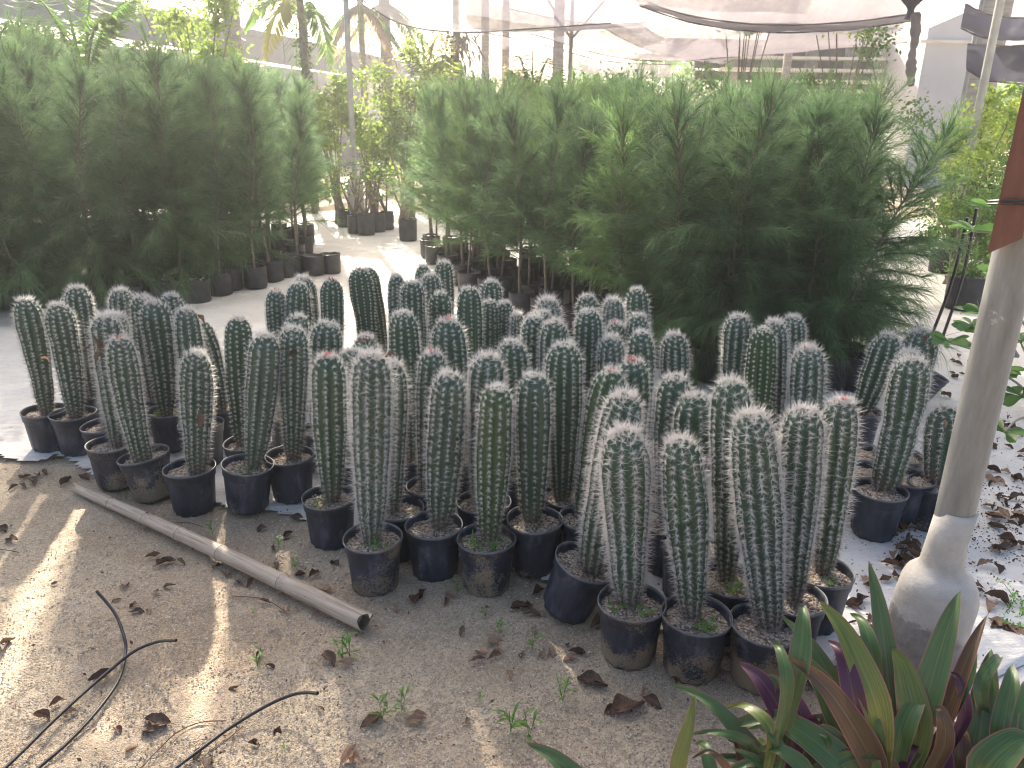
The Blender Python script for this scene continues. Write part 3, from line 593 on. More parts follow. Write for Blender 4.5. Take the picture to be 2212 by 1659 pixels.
CT = [
 # label, base x,y, top x,y, width, options      (front and middle rows, left to right)
 ('slender dark cactus leaning left at the far left end of the rows', 102, 899, 54, 651, 64, dict(bend=.03)),
 ('cactus second from the left end, its front pot standing on the sand edge', 166, 907, 124, 663, 68, dict(bend=.02)),
 ('cactus rising behind the two leftmost cacti, its tip against the black grow bags', 200, 862, 166, 625, 60, {}),
 ('short thick spiny cactus in a mud-streaked pot by the upper end of the bamboo', 256, 967, 228, 689, 70, dict(dirty=1, spl=.028, skin='skin_blue', pot=(243, 967))),
 ('dark cactus with pinkish red tip in a tilted pot beside the bamboo', 312, 1003, 258, 727, 68, dict(dirty=1, flower=1, pot=(311, 987), tilt=(-.14, 0), bend=-.03, waist=.6)),
 ('cactus mostly hidden behind the short thick spiny one on the left', 236, 932, 252, 685, 60, dict(spl=.026)),
 ('tall grey-green cactus in the middle of the left cluster with a weedy pot', 360, 902, 332, 657, 68, dict(skin='skin_blue', weed=2, spine='spine_pink', bend=.03)),
 ('cactus tip at the back of the left cluster, nearest the grow bags', 278, 842, 262, 631, 56, dict(spl=.025)),
 ('pinkish spined tip just behind the tall grey-green cactus of the left cluster', 330, 868, 308, 645, 58, dict(spine='spine_pink')),
 ('deep green tip at the right rear of the left cluster', 388, 850, 370, 641, 54, {}),
 ('cactus with a dry leaf caught at its tip in the left cluster', 432, 930, 402, 673, 56, dict(skin='skin_blue')),
 ('dark cactus leaning left behind the short one with the leaf on its side', 478, 892, 422, 699, 64, dict(spine='spine_pink', bend=.04)),
 ('short cactus with a brown leaf on its side, in a clean round front pot', 426, 1016, 422, 757, 70, dict(pot=(409, 1011), weed=0, spl=.023, waist=.62)),
 ('smooth slim dark cactus on its own right of the left cluster', 524, 965, 515, 692, 60, dict(pot=(536, 965), spl=.015, waist=.5)),
 ('grey cactus leaning right over a tilted blue-black pot near the bamboo', 548, 1017, 574, 730, 70, dict(pot=(536, 1016), tilt=(.10, 0), skin='skin_blue', weed=2, bend=.02)),
 ('straight cactus beside the tilted blue-black pot, dead leaf at its neck', 634, 997, 634, 715, 66, dict(pot=(627, 993), skin='skin_blue')),
 ('rounded tip peering over the straight cactus in the centre left', 610, 905, 646, 687, 58, {}),
 ('broad spiny tip right of the straight cactus in the centre left', 690, 942, 707, 703, 70, dict(skin='skin_blue', dens=1.05)),
 ('small cactus with red tip at the rear left beside the white path', 602, 822, 596, 632, 44, dict(flower=1, spl=.02, skin='skin_blue')),
 ('rear cactus of the close pair left of the white path', 672, 800, 654, 603, 54, dict(spl=.026)),
 ('front cactus of the close pair left of the white path', 648, 825, 644, 617, 56, dict(skin='skin_blue')),
 ('cactus with reddish crown just left of the white path', 722, 832, 716, 608, 52, dict(flower=1, spl=.016)),
 ('dark cactus with red crown standing in front of the white path', 800, 815, 774, 586, 52, dict(flower=1, spl=.014, bend=.03)),
 ('leaning cactus right behind the red-crowned one on the white path', 826, 800, 792, 584, 46, dict(spl=.014, bend=.04)),
 ('low cactus with a brown withered crown behind the largest centre cactus', 800, 958, 788, 732, 58, dict(spine='spine_pink')),
 ('cactus tip wedged between the red-flowered and the largest centre cacti', 766, 1004, 760, 763, 64, {}),
 ('cactus with a bright red flower at its crown, pot with white stones in front', 718, 1078, 708, 765, 74, dict(pot=(711, 1075), flower=2, weed=2, waist=.48)),
 ('largest cactus of the centre, thick with white spines, in a dusty front pot', 802, 1164, 802, 760, 88, dict(pot=(806, 1162), dirty=1, spl=.028, weed=2, waist=.55, skin='skin_blue')),
 ('violet-grey spined cactus close behind the right side of the largest one', 846, 1100, 846, 781, 70, dict(pot=(856, 1098), spl=.024, spine='spine_pink')),
 ('slim upright cactus behind the largest centre cactus, clear stem below', 886, 999, 870, 681, 66, dict(spl=.017, waist=.42)),
 ('stout cactus with a red crown and a brown leaf on its shoulder', 988, 1003, 966, 696, 74, dict(flower=1, skin='skin_blue')),
 ('cactus with small pink crown left of the stout red-crowned one', 918, 1062, 936, 768, 64, dict(pot=(935, 1058), flower=1, waist=.45)),
 ('front cactus with a bare brown scar at its foot, in a black rimmed pot', 950, 1132, 972, 804, 78, dict(pot=(937, 1135), skin='skin_blue', spl=.023, waist=.6)),
 ('front cactus with grass tufts in its pot, yellow-green lower stem', 1056, 1160, 1074, 832, 74, dict(pot=(1051, 1164), skin='skin_light', weed=4, waist=.58, dirty=1)),
 ('front cactus with brown debris on its crown, pebbly glossy black pot', 1148, 1129, 1154, 817, 74, dict(pot=(1155, 1133), skin='skin_blue', waist=.6)),
 ('spiky cactus with a tan leaf behind the front grass-potted cactus', 1038, 1090, 1054, 776, 76, dict(pot=(1045, 1094), spl=.027, spine='spine_pink')),
 ('broad tip with brown scar behind the debris-crowned cactus', 1116, 1035, 1104, 744, 72, {}),
 ('tall dark cactus with golden edges right of the debris-crowned one', 1214, 1082, 1219, 750, 78, dict(pot=(1226, 1080), waist=.48, spl=.02)),
 ('left one of the two cacti under the arched black tube, centre', 1146, 968, 1154, 691, 56, {}),
 ('right one of the two cacti under the arched black tube, centre', 1190, 990, 1198, 700, 60, dict(spine='spine_pink')),
 ('very spiny round tip at the rear centre in front of the casuarinas', 1186, 885, 1182, 652, 60, dict(spl=.032, spine='spine_pink')),
 ('smaller tip tucked under the very spiny round one at the rear centre', 1168, 920, 1172, 680, 50, {}),
 ('tall column in the rear centre behind the stout red-crowned cactus', 1022, 910, 1013, 628, 54, dict(spl=.016)),
 ('dark column left among the three against the casuarina stems', 1060, 830, 1061, 612, 48, {}),
 ('narrow column right of the tall rear centre column', 1058, 888, 1057, 656, 44, dict(spl=.017)),
 ('second narrow column right of the tall rear centre column', 1092, 885, 1090, 658, 40, dict(spl=.017)),
 ('lowest narrow tip at the right of the rear centre columns', 1122, 900, 1117, 683, 34, dict(spl=.022, spine='spine_pink')),
 ('compact cactus between the leaf-crowned and the tall rear columns', 958, 872, 950, 638, 48, dict(spl=.018)),
 ('rounded cactus in the rearmost centre group, in front of two others', 936, 815, 930, 598, 46, dict(skin='skin_blue')),
 ('rearmost centre cactus, tallest against the white path', 960, 772, 958, 570, 44, dict(spl=.02)),
 ('small rearmost tip left of the tallest rear cactus', 916, 770, 914, 578, 36, {}),
 ('left edge cactus of the rearmost centre group beside the path', 862, 818, 856, 600, 38, {}),
 ('cactus wearing a curled dry leaf on its crown near the path', 902, 885, 890, 614, 52, dict(spine='spine_pink')),
 ('leftmost rear tip right of the centre, under the casuarinas', 1266, 865, 1268, 644, 48, {}),
 ('spine-covered cactus in front of the leftmost rear tip right of centre', 1270, 960, 1271, 676, 60, dict(skin='skin_blue', spl=.018)),
 ('bristly grey tip beside the arched tube at the rear right of centre', 1324, 880, 1324, 652, 50, dict(skin='skin_blue', spl=.027)),
 ('highest tip in the rear group right of the centre', 1380, 862, 1376, 630, 50, {}),
 ('round tip below the highest one, black tube crossing its crown', 1378, 915, 1376, 686, 56, dict(skin='skin_blue')),
 ('light green cactus with an orange crown right of the centre', 1332, 915, 1330, 704, 46, dict(skin='skin_light', flower=1)),
 ('cactus with a black tube looped over its crown', 1318, 985, 1320, 733, 62, dict(skin='skin_blue', spl=.024)),
 ('clean domed cactus right of the one with the tube loop', 1386, 978, 1384, 724, 60, {}),
 ('lone squat cactus at the right end of the middle rear row', 1458, 945, 1456, 728, 60, dict(spl=.024)),
 ('cactus with a bright red flower behind the leaning red-tipped one', 1366, 1085, 1366, 786, 74, dict(flower=2, spine='spine_pink')),
 ('green cactus with dark red tip leaning right above the hidden pot', 1262, 1120, 1322, 808, 80, dict(pot=(1268, 1128), flower=1, skin='skin_light', waist=.6)),
 ('cactus leaning hard right out of a steeply tilted dusty pot', 1276, 1226, 1356, 849, 84, dict(pot=(1260, 1222), tilt=(.30, .05), spine='spine_pink', spl=.026, waist=.66, bend=-.03)),
 ('front cactus with the longest cream spines, pot half coated with sand', 1358, 1296, 1350, 928, 108, dict(pot=(1365, 1301), dirty=1, spl=.031, spine='spine_pink', ribs=12, weed=2, waist=.55)),
 ('front cactus second from right group, round weed leaves in its pot', 1496, 1325, 1468, 945, 92, dict(pot=(1504, 1329), dirty=1, spl=.025, weed=2, spine='spine_pink', waist=.52, ribs=12, bend=.02)),
 ('thickly spined front cactus nearest the oyster plant', 1664, 1348, 1622, 889, 102, dict(pot=(1654, 1350), dirty=1, spl=.027, skin='skin_blue', waist=.55)),
 ('dark green front cactus with pink crown just right of the thickly spined one', 1712, 1298, 1736, 893, 92, dict(pot=(1708, 1300), spl=.025, spine='spine_pink', waist=.5, bend=-.01)),
 ('tall cactus with a red bud on top beside the white cloth', 1776, 1243, 1818, 873, 84, dict(pot=(1770, 1245), flower=1, spl=.026, spine='spine_pink', waist=.55, weed=1)),
 ('shadowed dark cactus between the two front right ones', 1570, 1255, 1578, 832, 84, dict(pot=(1575, 1263), spl=.025, weed=2)),
 ('smooth wide-ribbed green cactus behind the front right pair', 1488, 1188, 1502, 861, 90, dict(ribs=11, spl=.022, spine='spine_pink')),
 ('cactus with fringed left edge behind the wide-ribbed one', 1440, 1140, 1458, 820, 78, dict(spine='spine_pink')),
 ('slender green cactus at the left of the rear right group', 1572, 948, 1595, 688, 62, dict(spl=.022)),
 ('yellowish cactus with a brown scar in the rear right group', 1628, 1010, 1648, 716, 66, dict(skin='skin_light', spl=.013)),
 ('spiny cactus between the yellowish one and the rearmost right one', 1668, 985, 1671, 700, 60, dict(skin='skin_blue', spl=.022)),
 ('rearmost tip of the rear right group', 1712, 940, 1713, 690, 54, {}),
 ('pink-crowned cactus with a curled dry leaf on its shoulder', 1738, 1035, 1745, 757, 76, dict(flower=1, spl=.025, skin='skin_blue')),
 ('slanting cactus leaning right at the left of the far right cluster', 1856, 900, 1922, 729, 66, dict(spl=.022, bend=.02)),
 ('wide cactus with a brown leaf on top in the toppled pot', 1975, 862, 1988, 718, 78, dict(pot=(2008, 815), tilt=(.42, .1), skin='skin_blue', spl=.03)),
 ('tip of a cactus hidden behind the tallest far right cactus', 1944, 1000, 1962, 765, 62, dict(spl=.024)),
 ('tallest cactus of the far right cluster in a wide clean pot by the post', 1906, 1060, 1970, 782, 86, dict(pot=(1900, 1068), spl=.027, weed=0, waist=.68, bend=.04)),
 ('short stubby cactus in a ribbed pot beside the post', 2024, 1044, 2040, 886, 78, dict(pot=(2020, 1050), spl=.028, waist=.8, skin='skin_blue')),
]
for e in CT:
    kw = dict(e[6])
    if 'ribbed' in e[0]: kw['potk'] = RIBPOT
    root, rad, hz = cactus(*e[:6], **kw)

# pots whose cactus cannot be seen from the front
def lone_pot(px, py, label, **kw):
    p = at(px, py, POT_H-.01); r = empty('nursery_pot', (p.x, p.y, .014)); tag(r, label, 'pot', 'nursery pots between the cacti')
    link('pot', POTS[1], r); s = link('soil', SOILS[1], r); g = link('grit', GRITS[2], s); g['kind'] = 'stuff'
for px, py, lb in ((1862, 985, 'empty black pot behind the wide clean pot of the tallest far right cactus'),
                   (1850, 1022, 'black pot with soil left behind the tallest far right cactus'),
                   (1958, 1040, 'black pot squeezed between the tallest far right cactus and the stubby one')):
    lone_pot(px, py, lb)

# ================================================================== CASUARINA SAPLINGS
def casuarina_meshes(seed, H=1.72, spread=.32, low=.3, nb=60, per=110, drape=0.0):
    """slender sapling: many steep side branches, each a plume of long fine needles"""
    r_ = np.random.default_rng(seed); tr = MB()
    lean = r_.normal(0, .07, 2); s = np.linspace(0, 1, 9)
    trunk = np.stack([lean[0]*s*s*H+.018*np.sin(s*7+seed), lean[1]*s*s*H+.018*np.cos(s*6+seed), .16+s*(H-.3)], -1)
    tube(tr, trunk, .0105*(1-s)+.0022, 6)
    O, D, Ln = [], [], []
    for i in range(nb):
        f = low+(0.97-low)*((i+r_.uniform(0, 1))/nb)**.9; p = np.array([np.interp(f, s, trunk[:, k]) for k in range(3)])
        a = i*2.4+r_.uniform(-.6, .6); el = r_.uniform(.25, .95)+.62*f-drape*(1-f)*.9
        bl = spread*(1.12-.6*f)*r_.uniform(.4, 1.5); d = np.array([math.cos(a)*math.cos(el), math.sin(a)*math.cos(el), math.sin(el)])
        q = np.linspace(0, 1, 6); br = p+d*(q*bl)[:, None]; br[:, 2] -= (.12+.4*drape*(1-f))*bl*q**2
        tube(tr, br, .0032*(1-q)+.0011, 4, cap=False)
        tip = br[-1]-br[-2]; tip /= np.linalg.norm(tip)
        npn = int(per*(.35+.65*bl/spread)*(1.15-.55*f)); u = r_.uniform(.15, 1.05, npn)
        O.append(np.stack([np.interp(u, q, br[:, k]) for k in range(3)], -1))
        cl = r_.normal(0, .16, 3); dd = tip*r_.uniform(.75, 1.1, npn)[:, None]+cl+np.array([0, 0, .25*f])+r_.normal(0, .38-.06*f, (npn, 3)); D.append(dd/np.linalg.norm(dd, axis=1)[:, None])
        Ln.append(r_.uniform(.07, .21, npn)*(1-.2*f))
    npn = 60; u = r_.uniform(.72, 1.0, npn); O.append(np.stack([np.interp(u, s, trunk[:, k]) for k in range(3)], -1))
    dd = r_.normal(0, .28, (npn, 3))+np.array([0, 0, .95]); D.append(dd/np.linalg.norm(dd, axis=1)[:, None]); Ln.append(r_.uniform(.1, .22, npn))
    O = np.vstack(O); D = np.vstack(D); Ln = np.concatenate(Ln); n = len(O)
    g = np.array([0, 0, -1.0]); sag = r_.uniform(.05, .5+.4*drape, n)[:, None]*Ln[:, None]
    p1 = O+D*Ln[:, None]*.5+g*sag*.2; p2 = O+D*Ln[:, None]*.95+g*sag
    sd_ = np.cross(D, r_.normal(0, 1, (n, 3))); sd_ /= np.linalg.norm(sd_, axis=1)[:, None]+1e-9; wd = r_.uniform(.0007, .0013, n)[:, None]
    V = np.stack([O-sd_*wd, O+sd_*wd, p1-sd_*wd, p1+sd_*wd, p2], 1).reshape(-1, 3)
    k = np.arange(n)[:, None]*5
    fo = MB(); fo.add(V, (k+np.array([[0, 1, 3, 2]]))); fo.f.append(k+np.array([[2, 3, 4]])); fo.mi.append(np.zeros(n, int))
    return tr.mesh('trunk', M['bark']), fo.mesh('foliage', M['needle'], False)
CAS_LOW = [casuarina_meshes(11+i, 1.66, .36, .04, 84, 185, .6) for i in range(4)]      # leafy down to the bag
CAS_HI = [casuarina_meshes(31+i, 1.68, .34, .20, 66, 165, .2) for i in range(5)]        # bare stem below
CAS_Y = [(a, b.copy()) for a, b in CAS_HI[:2]]
for _, b_ in CAS_Y: b_.materials[0] = M['needle_y']
def bag_mesh(seed, r=.105, h=.2):
    mb = MB(); prof = [(0, .003), (r*.9, .003), (r*.97, .012), (r, h*.5), (r*1.0, h*.92), (r*1.03, h), (r*.97, h*1.01), (r*.94, h*.9), (0, h*.9)]
    lathe(mb, prof, 20, wob=lambda v: np.stack([v[..., 0]*.05*noise2(v[..., 1], v[..., 2], 30, seed), v[..., 1]*.05*noise2(v[..., 0], v[..., 2], 34, seed), .008*noise2(v[..., 0], v[..., 1], 40, seed)*(v[..., 2] > h*.8)], -1))
    return mb.mesh('grow_bag', M['bag'])
BAGS = [bag_mesh(i) for i in range(3)]
def casuarina(x, y, var, label, group, sc=1.0, rz=None, tl=(0, 0)):
    r = empty('casuarina_sapling', (x, y, .014)); tag(r, label, 'tree', group)
    rz = random.uniform(0, 6.28) if rz is None else rz
    for nm, me in (('trunk', var[0]), ('foliage', var[1])):
        o = link(nm, me, r); o.rotation_euler = (tl[0], tl[1], rz); o.scale = (sc*1.05, sc*1.05, sc)
        if nm == 'foliage': o['kind'] = 'stuff'
    b = link('grow_bag', random.choice(BAGS), r); b.rotation_euler[2] = random.uniform(0, 6)
    soil = link('soil', SOILS[random.randrange(4)], r); soil.location.z = .01; return r
random.seed(21)
GR = 'casuarina saplings of the right-hand block'; GL = 'casuarina saplings of the left-hand block'
def quadpt(q, u, v):
    a = q[0].lerp(q[1], u); b_ = q[3].lerp(q[2], u); return a.lerp(b_, v)
RQ = [at(1470, 800), at(1815, 828), Vector((3.4, 8.2, 0)), Vector((1.0, 9.0, 0))]
RQ2 = [at(1015, 640), at(1440, 795), Vector((1.0, 8.6, 0)), Vector((-1.2, 9.8, 0))]
LQ = [at(-330, 700), at(390, 652), Vector((-2.9, 10.6, 0)), Vector((-6.6, 10.0, 0))]
LQ2 = [at(420, 650), at(655, 592), Vector((-3.0, 10.8, 0)), Vector((-4.1, 10.7, 0))]
ORD = ['first', 'second', 'third', 'fourth', 'fifth', 'sixth', 'seventh', 'eighth', 'ninth', 'tenth']
def block(q, nu, nv, pick, scf, where, grp):
    for v in range(nv):
        for u in range(nu):
            p = quadpt(q, (u+random.uniform(-.3, .3))/(nu-1), (v+random.uniform(-.22, .22))/nv)
            lb = 'casuarina sapling, %s, %s, %s from left' % (where, 'front row' if v == 0 else ORD[v]+' row back', ORD[u])
            casuarina(p.x, p.y, pick(u, v), lb, grp, scf(u, v), tl=(random.gauss(0, .05), random.gauss(0, .06)))
block(RQ, 9, 5, lambda u, v: random.choice(CAS_LOW if v < 2 else CAS_HI), lambda u, v: random.uniform(.97, 1.13)+.02*v, 'dark part of the right block', GR)
block(RQ2, 8, 6, lambda u, v: random.choice(CAS_HI+CAS_Y), lambda u, v: random.uniform(.92, 1.12)+.02*v, 'pale half of the right block', GR)
block(LQ, 9, 5, lambda u, v: random.choice(CAS_LOW if v < 2 else CAS_HI), lambda u, v: random.uniform(1.08, 1.28)+.03*v+(.14 if u < 4 else 0), 'hazy left block', GL)
block(LQ2, 5, 5, lambda u, v: random.choice(CAS_HI), lambda u, v: random.uniform(1.05, 1.27), 'path end of the left block', GL)
# empty-looking bags at the front of the left block
for i, (px, py) in enumerate([(30, 668), (100, 668), (170, 672), (285, 672), (360, 664), (430, 655), (500, 628), (560, 612), (620, 600), (680, 596), (715, 592)]):
    p = at(px, py); r = empty('soil_bag', (p.x, p.y, .012))
    tag(r, ['black grow bag lying at the far left under the casuarinas', 'squat black grow bag behind the leftmost cactus tip', 'black grow bag behind the third cactus tip from the left',
            'black grow bag between two tips of the left cactus cluster', 'black grow bag behind the right rear tip of the left cluster', 'black grow bag with white stones on top beside the grey cloth',
            'low wide black grow bag right of the one with white stones', 'black grow bag fifth from the path end of the left row', 'black grow bag third from the path end of the left row',
            'black grow bag next to last before the path', 'last black grow bag of the left row, at the white path'][i], 'grow bag', 'black grow bags along the left block')
    b = link('grow_bag', BAGS[i % 3], r); s = link('soil', SOILS[i % 4], r); s.location.z = .012; g = link('grit', GRITS[i % 4], s); g['kind'] = 'stuff'
    if i in (5, 1): 
        st, _, _ = stones('white_stones', 14, lambda: (random.uniform(-.07, .07), random.uniform(-.07, .07)), .008, .018, None); st.v[-1][:, 2] += .19
        tag(st.build('white_stones', M['pebble'], r, smooth=False), kind='stuff')
for i, (px, py) in enumerate([(1545, 800), (1500, 790), (1560, 785), (1790, 832), (1840, 838)]):
    p = at(px, py); r = empty('soil_bag', (p.x, p.y-.05, .012))
    tag(r, ['black grow bag with brown soil right of the lone squat cactus', 'black grow bag touching the lone squat cactus', 'pebble-topped grow bag under the front casuarinas',
            'black grow bag with pale stones behind the curled-leaf cactus', 'black grow bag at the foot of the right end casuarinas'][i], 'grow bag', 'black grow bags along the right block')
    link('grow_bag', BAGS[i % 3], r); s = link('soil', SOILS[i % 4], r); s.location.z = .012; g = link('grit', GRITS[i % 4], s); g['kind'] = 'stuff'

# ================================================================== POSTS
def bell_footing(prof, n=32): mb = MB(); lathe(mb, prof, n, wob=lambda v: np.stack([.006*noise2(v[..., 1], v[..., 2], 14, 2), .006*noise2(v[..., 0], v[..., 2], 14, 3), .004*noise2(v[..., 0], v[..., 1], 14, 3)], -1)); return mb
pb = at(1958, 1560); pr = empty('support_post', (pb.x, pb.y, 0)); tag(pr, 'thick leaning-looking grey pipe post set in a white-painted bottle-shaped concrete foot', 'post')
PZ = 1.0
def zat(px, py, base):        # height on the vertical through base seen at this row
    d = ray(px, py); hd = Vector((base.x, base.y, 0)).normalized(); return CAM_H+d.z*(base.xy.length/(d.x*hd.x+d.y*hd.y))
zs = zat(2030, 1300, pb); zn = zat(2060, 1195, pb)
bell_footing([(0, -.02), (.088, -.02), (.089, .05), (.092, .2), (.094, .33), (.0935, .38), (.092, .41), (.087, .437), (.078, .457), (.066, .47), (.055, .48), (.049, .493), (.0475, .515), (.0462, .56), (.0445, .64), (0.0, .642)]).build('footing', M['footing'], pr)
mb = MB(); tube(mb, [(0, 0, .1), (0, 0, .5), (0, 0, 1.0), (0, 0, 1.7), (0, 0, 3.25)], .0425, 28); mb.build('pipe', M['pipe'], pr)
# reddish board strapped to the post
bb = zat(2178, 512, pb*.965); lt = view_lateral(pb); fw = Vector((pb.x, pb.y, 0)).normalized()
bo = empty('wooden_board', tuple(pb-lt*.021-fw*.060)); tag(bo, 'red-brown wooden board with a splintered lower end tied to the grey post', 'board')
an = math.atan2(pb.y, pb.x)-math.pi/2
mb = MB(); nz = 14; zz = np.linspace(bb, 3.2, nz); rr = random.Random(3)
sec = [(-.027, -.018), (.027, -.018), (.027, .018), (-.027, .018)]
V = np.array([[x, y, z+(rr.uniform(-.03, .0)+x*.5 if i == 0 else 0)] for i, z in enumerate(zz) for x, y in sec]); mb.add(V, grid_faces(nz, 4, True)); mb.add(V[:4], np.array([[3, 2, 1, 0]]), 1)
o = mb.build('board', [M['redwood'], M['rawwood']], bo, smooth=False); bo.rotation_euler[2] = an
tz = zat(2185, 441, pb); tb = empty('tie_wire', (pb.x, pb.y, tz)); tag(tb, 'black wire wound round the grey post and the red-brown board', 'wire')
mb = MB(); pts = []
for q in np.linspace(0, 4*math.pi, 60): 
    c_ = -fw*.024; pts.append((c_.x+math.cos(q)*.069, c_.y+math.sin(q)*.069, .006*q/6+.004*math.sin(q*2)))
tube(mb, pts, .002, 5); q0 = Vector((lt.x*.02-fw.x*.06, lt.y*.02-fw.y*.06, 0))
tube(mb, smooth_pts([q0, q0+Vector((-.005, 0, -.04)), q0+lt*.02+Vector((0, 0, -.08)), q0+lt*.045+Vector((0, 0, -.07)), q0+lt*.05+Vector((0, 0, -.02))], 20), .0026, 5)
mb.build('wire', M['black'], tb)

def far_post(px, py_base, z0, z1, r, label, foot=None, lean=None):
    p = at(px, py_base); e = empty('steel_post', (p.x, p.y, 0)); tag(e, label, 'post', 'slim steel posts of the shade structure')
    mb = MB(); tube(mb, [(0, 0, 0), ((lean or (0, 0))[0], (lean or (0, 0))[1], z1)], r, 12); mb.build('pipe', M['pipe_far'], e)
    if foot: bell_footing([(0, 0), (foot[0], 0), (foot[0]*.98, foot[1]*.7), (foot[0], foot[1]*.86), (foot[0]*.8, foot[1]*.92), (r*1.1, foot[1]), (0, foot[1])], 20).build('footing', M['concrete'], e)
    return p
cp = far_post(772, 492, 0, 3.9, .04, 'slim grey post with a bell-shaped concrete foot at the end of the path', (.125, .72))
far_post(2048, 560, 0, 3.6, .045, 'right one of the paired grey posts beside the casuarina block')
far_post(2020, 520, 0, 3.6, .03, 'thin left one of the paired grey posts beside the casuarina block')
p = on_plane_y(1230, 190, 14); e = empty('steel_post', (p.x, p.y, 0)); tag(e, 'distant post with two diagonal braces under the sagging net', 'post', 'slim steel posts of the shade structure')
mb = MB(); tube(mb, [(0, 0, 0), (0, 0, 4.6)], .035, 8); mb.build('pipe', M['pipe_far'], e)
for sx_ in (-.9, 1.15):
    mb = MB(); zb = zat(1230, 85, Vector((p.x, p.y, 0))); tube(mb, [(0, 0, zb), (sx_, 0, zb+1.3)], .022, 6); mb.build('brace', M['pipe_far'], e)

# ================================================================== BACKGROUND BUILDING
ha = [on_plane_y(200, 5, 12.5), on_plane_y(985, 165, 27.0)]
A = Vector((ha[0].x, ha[0].y, 0)); B = Vector((ha[1].x, ha[1].y, 0)); zt = 3.55
hb = empty('nursery_building', (0, 0, 0)); tag(hb, 'long low building with a pale grey fascia and dark open front behind the left trees', 'building')
def wall_seg(p, q, z0, z1, th, mat, name, parent, za=None, zb=None):
    d = (q-p).normalized(); n = Vector((-d.y, d.x, 0))*th; mb = MB()
    t0, t1 = (z1 if za is None else za), (z1 if zb is None else zb)
    dz0 = z0[0] if isinstance(z0, tuple) else z0; dz1 = z0[1] if isinstance(z0, tuple) else z0
    V = [(*(p).xy, dz0), (*(q).xy, dz1), (*(q).xy, t1), (*(p).xy, t0), (*(p+n).xy, dz0), (*(q+n).xy, dz1), (*(q+n).xy, t1), (*(p+n).xy, t0)]
    mb.add(V, np.array([[0, 1, 2, 3], [5, 4, 7, 6], [4, 0, 3, 7], [1, 5, 6, 2], [3, 2, 6, 7], [4, 5, 1, 0]])); return mb.build(name, mat, parent, smooth=False)
za, zb = ha[0].z, ha[1].z
fa0, fa1 = on_plane_y(200, 72, 12.5).z, on_plane_y(985, 200, 27).z
dd = (B-A)
for i in range(9):
    f0, f1 = i/9-.12*(i == 0), (i+1)/9+(.0 if i < 8 else .25)
    wall_seg(A+dd*f0, A+dd*(f1-.003), (fa0+(fa1-fa0)*f0, fa0+(fa1-fa0)*f1), 0, .12, M['white_panel'], 'fascia_panel', hb, za+(zb-za)*f0, za+(zb-za)*f1)
    wall_seg(A+dd*f0-Vector((0, .08, 0)), A+dd*f1-Vector((0, .08, 0)), (za+(zb-za)*f0-.02, za+(zb-za)*f1-.02), 0, .3, M['pipe_far'], 'gutter', hb, za+(zb-za)*f0+.1, za+(zb-za)*f1+.1)
off = Vector((-dd.y, dd.x, 0)).normalized()*4
wall_seg(A-dd*.15+off, B+dd*.3+off, 0, 3.0, .1, M['dark_open'], 'back_wall', hb)
for f in (.02, .14, .3, .48, .62, .68, .8, .92):
    p = A+dd*f+off.normalized()*.3; wall_seg(p, p+dd.normalized()*(1.1 if f == .62 else .25), 0, 2.45+.0*f, .25, M['white_paint'], 'column', hb, fa0+(fa1-fa0)*f, fa0+(fa1-fa0)*f)
# terraced house frame far right: dark storeys between cream beams
tb = empty('terraced_building', (0, 0, 0)); tag(tb, 'distant building with stacked cream horizontal beams seen above the right-hand block', 'building')
yy = 24.0
for i, (x0, x1, py, h) in enumerate([(1440, 1985, 88, 9), (1380, 1975, 121, 6), (1560, 1965, 149, 7), (1700, 1962, 174, 6)]):
    a = on_plane_y(x0, py+(x0-1700)*.006, yy); b2 = on_plane_y(x1, py+4, yy); hh = (on_plane_y(x0, py-h/2, yy).z-on_plane_y(x0, py+h/2, yy).z)
    wall_seg(a, b2, a.z-hh/2, a.z+hh/2, .5, M['cream_beam'], 'beam', tb)
for i, (x0, x1, ya, yb, mm) in enumerate([(1440, 1975, 93, 118, 'dark_open'), (1500, 1970, 124, 146, 'dark_open'), (1500, 1965, 152, 171, 'dark_open'), (1660, 1985, 55, 84, 'white_panel'), (1600, 1975, 176, 190, 'dark_open')]):
    a = on_plane_y(x0, yb, yy+1); b2 = on_plane_y(x1, yb, yy+1); zt_ = on_plane_y(x0, ya, yy+1).z
    wall_seg(a, b2, a.z, zt_, .2, M[mm], 'storey_wall', tb)
for x in (1565, 1640, 1735, 1820, 1900):
    a = on_plane_y(x, 190, yy+.6); wall_seg(a, a+Vector((.35, 0, 0)), a.z, on_plane_y(x, 92, yy+.6).z, .2, M['pipe_far'], 'pillar', tb)
wl = empty('white_house', (0, 0, 0)); tag(wl, 'bright white gabled house wall between the posts at the upper right', 'building')
a = on_plane_y(1985, 180, 22); b2 = on_plane_y(2130, 180, 22); mb = MB(); zt0 = on_plane_y(1985, 60, 22).z; zt1 = on_plane_y(2060, 25, 22).z
V = [(a.x, 22, 0), (b2.x, 22, 0), (b2.x, 22, zt1*.95), ((a.x+b2.x)/2, 22, zt1), (a.x, 22, zt0)]; V2 = [(x, y+3, z) for x, y, z in V]
mb.add(V, np.array([[0, 1, 2, 3, 4]])); mb.add(V2, np.array([[4, 3, 2, 1, 0]])); mb.add(V+V2, np.array([[1, 0, 5, 6], [2, 1, 6, 7], [3, 2, 7, 8], [4, 3, 8, 9], [0, 4, 9, 5]])); mb.build('wall', M['white_paint'], wl, smooth=False)
wall_seg(Vector((a.x-.2, 21.9, 0)), Vector((b2.x+.2, 21.9, 0)), on_plane_y(1985, 93, 22).z, on_plane_y(1985, 86, 22).z, .1, M['cream_beam'], 'ledge', wl)

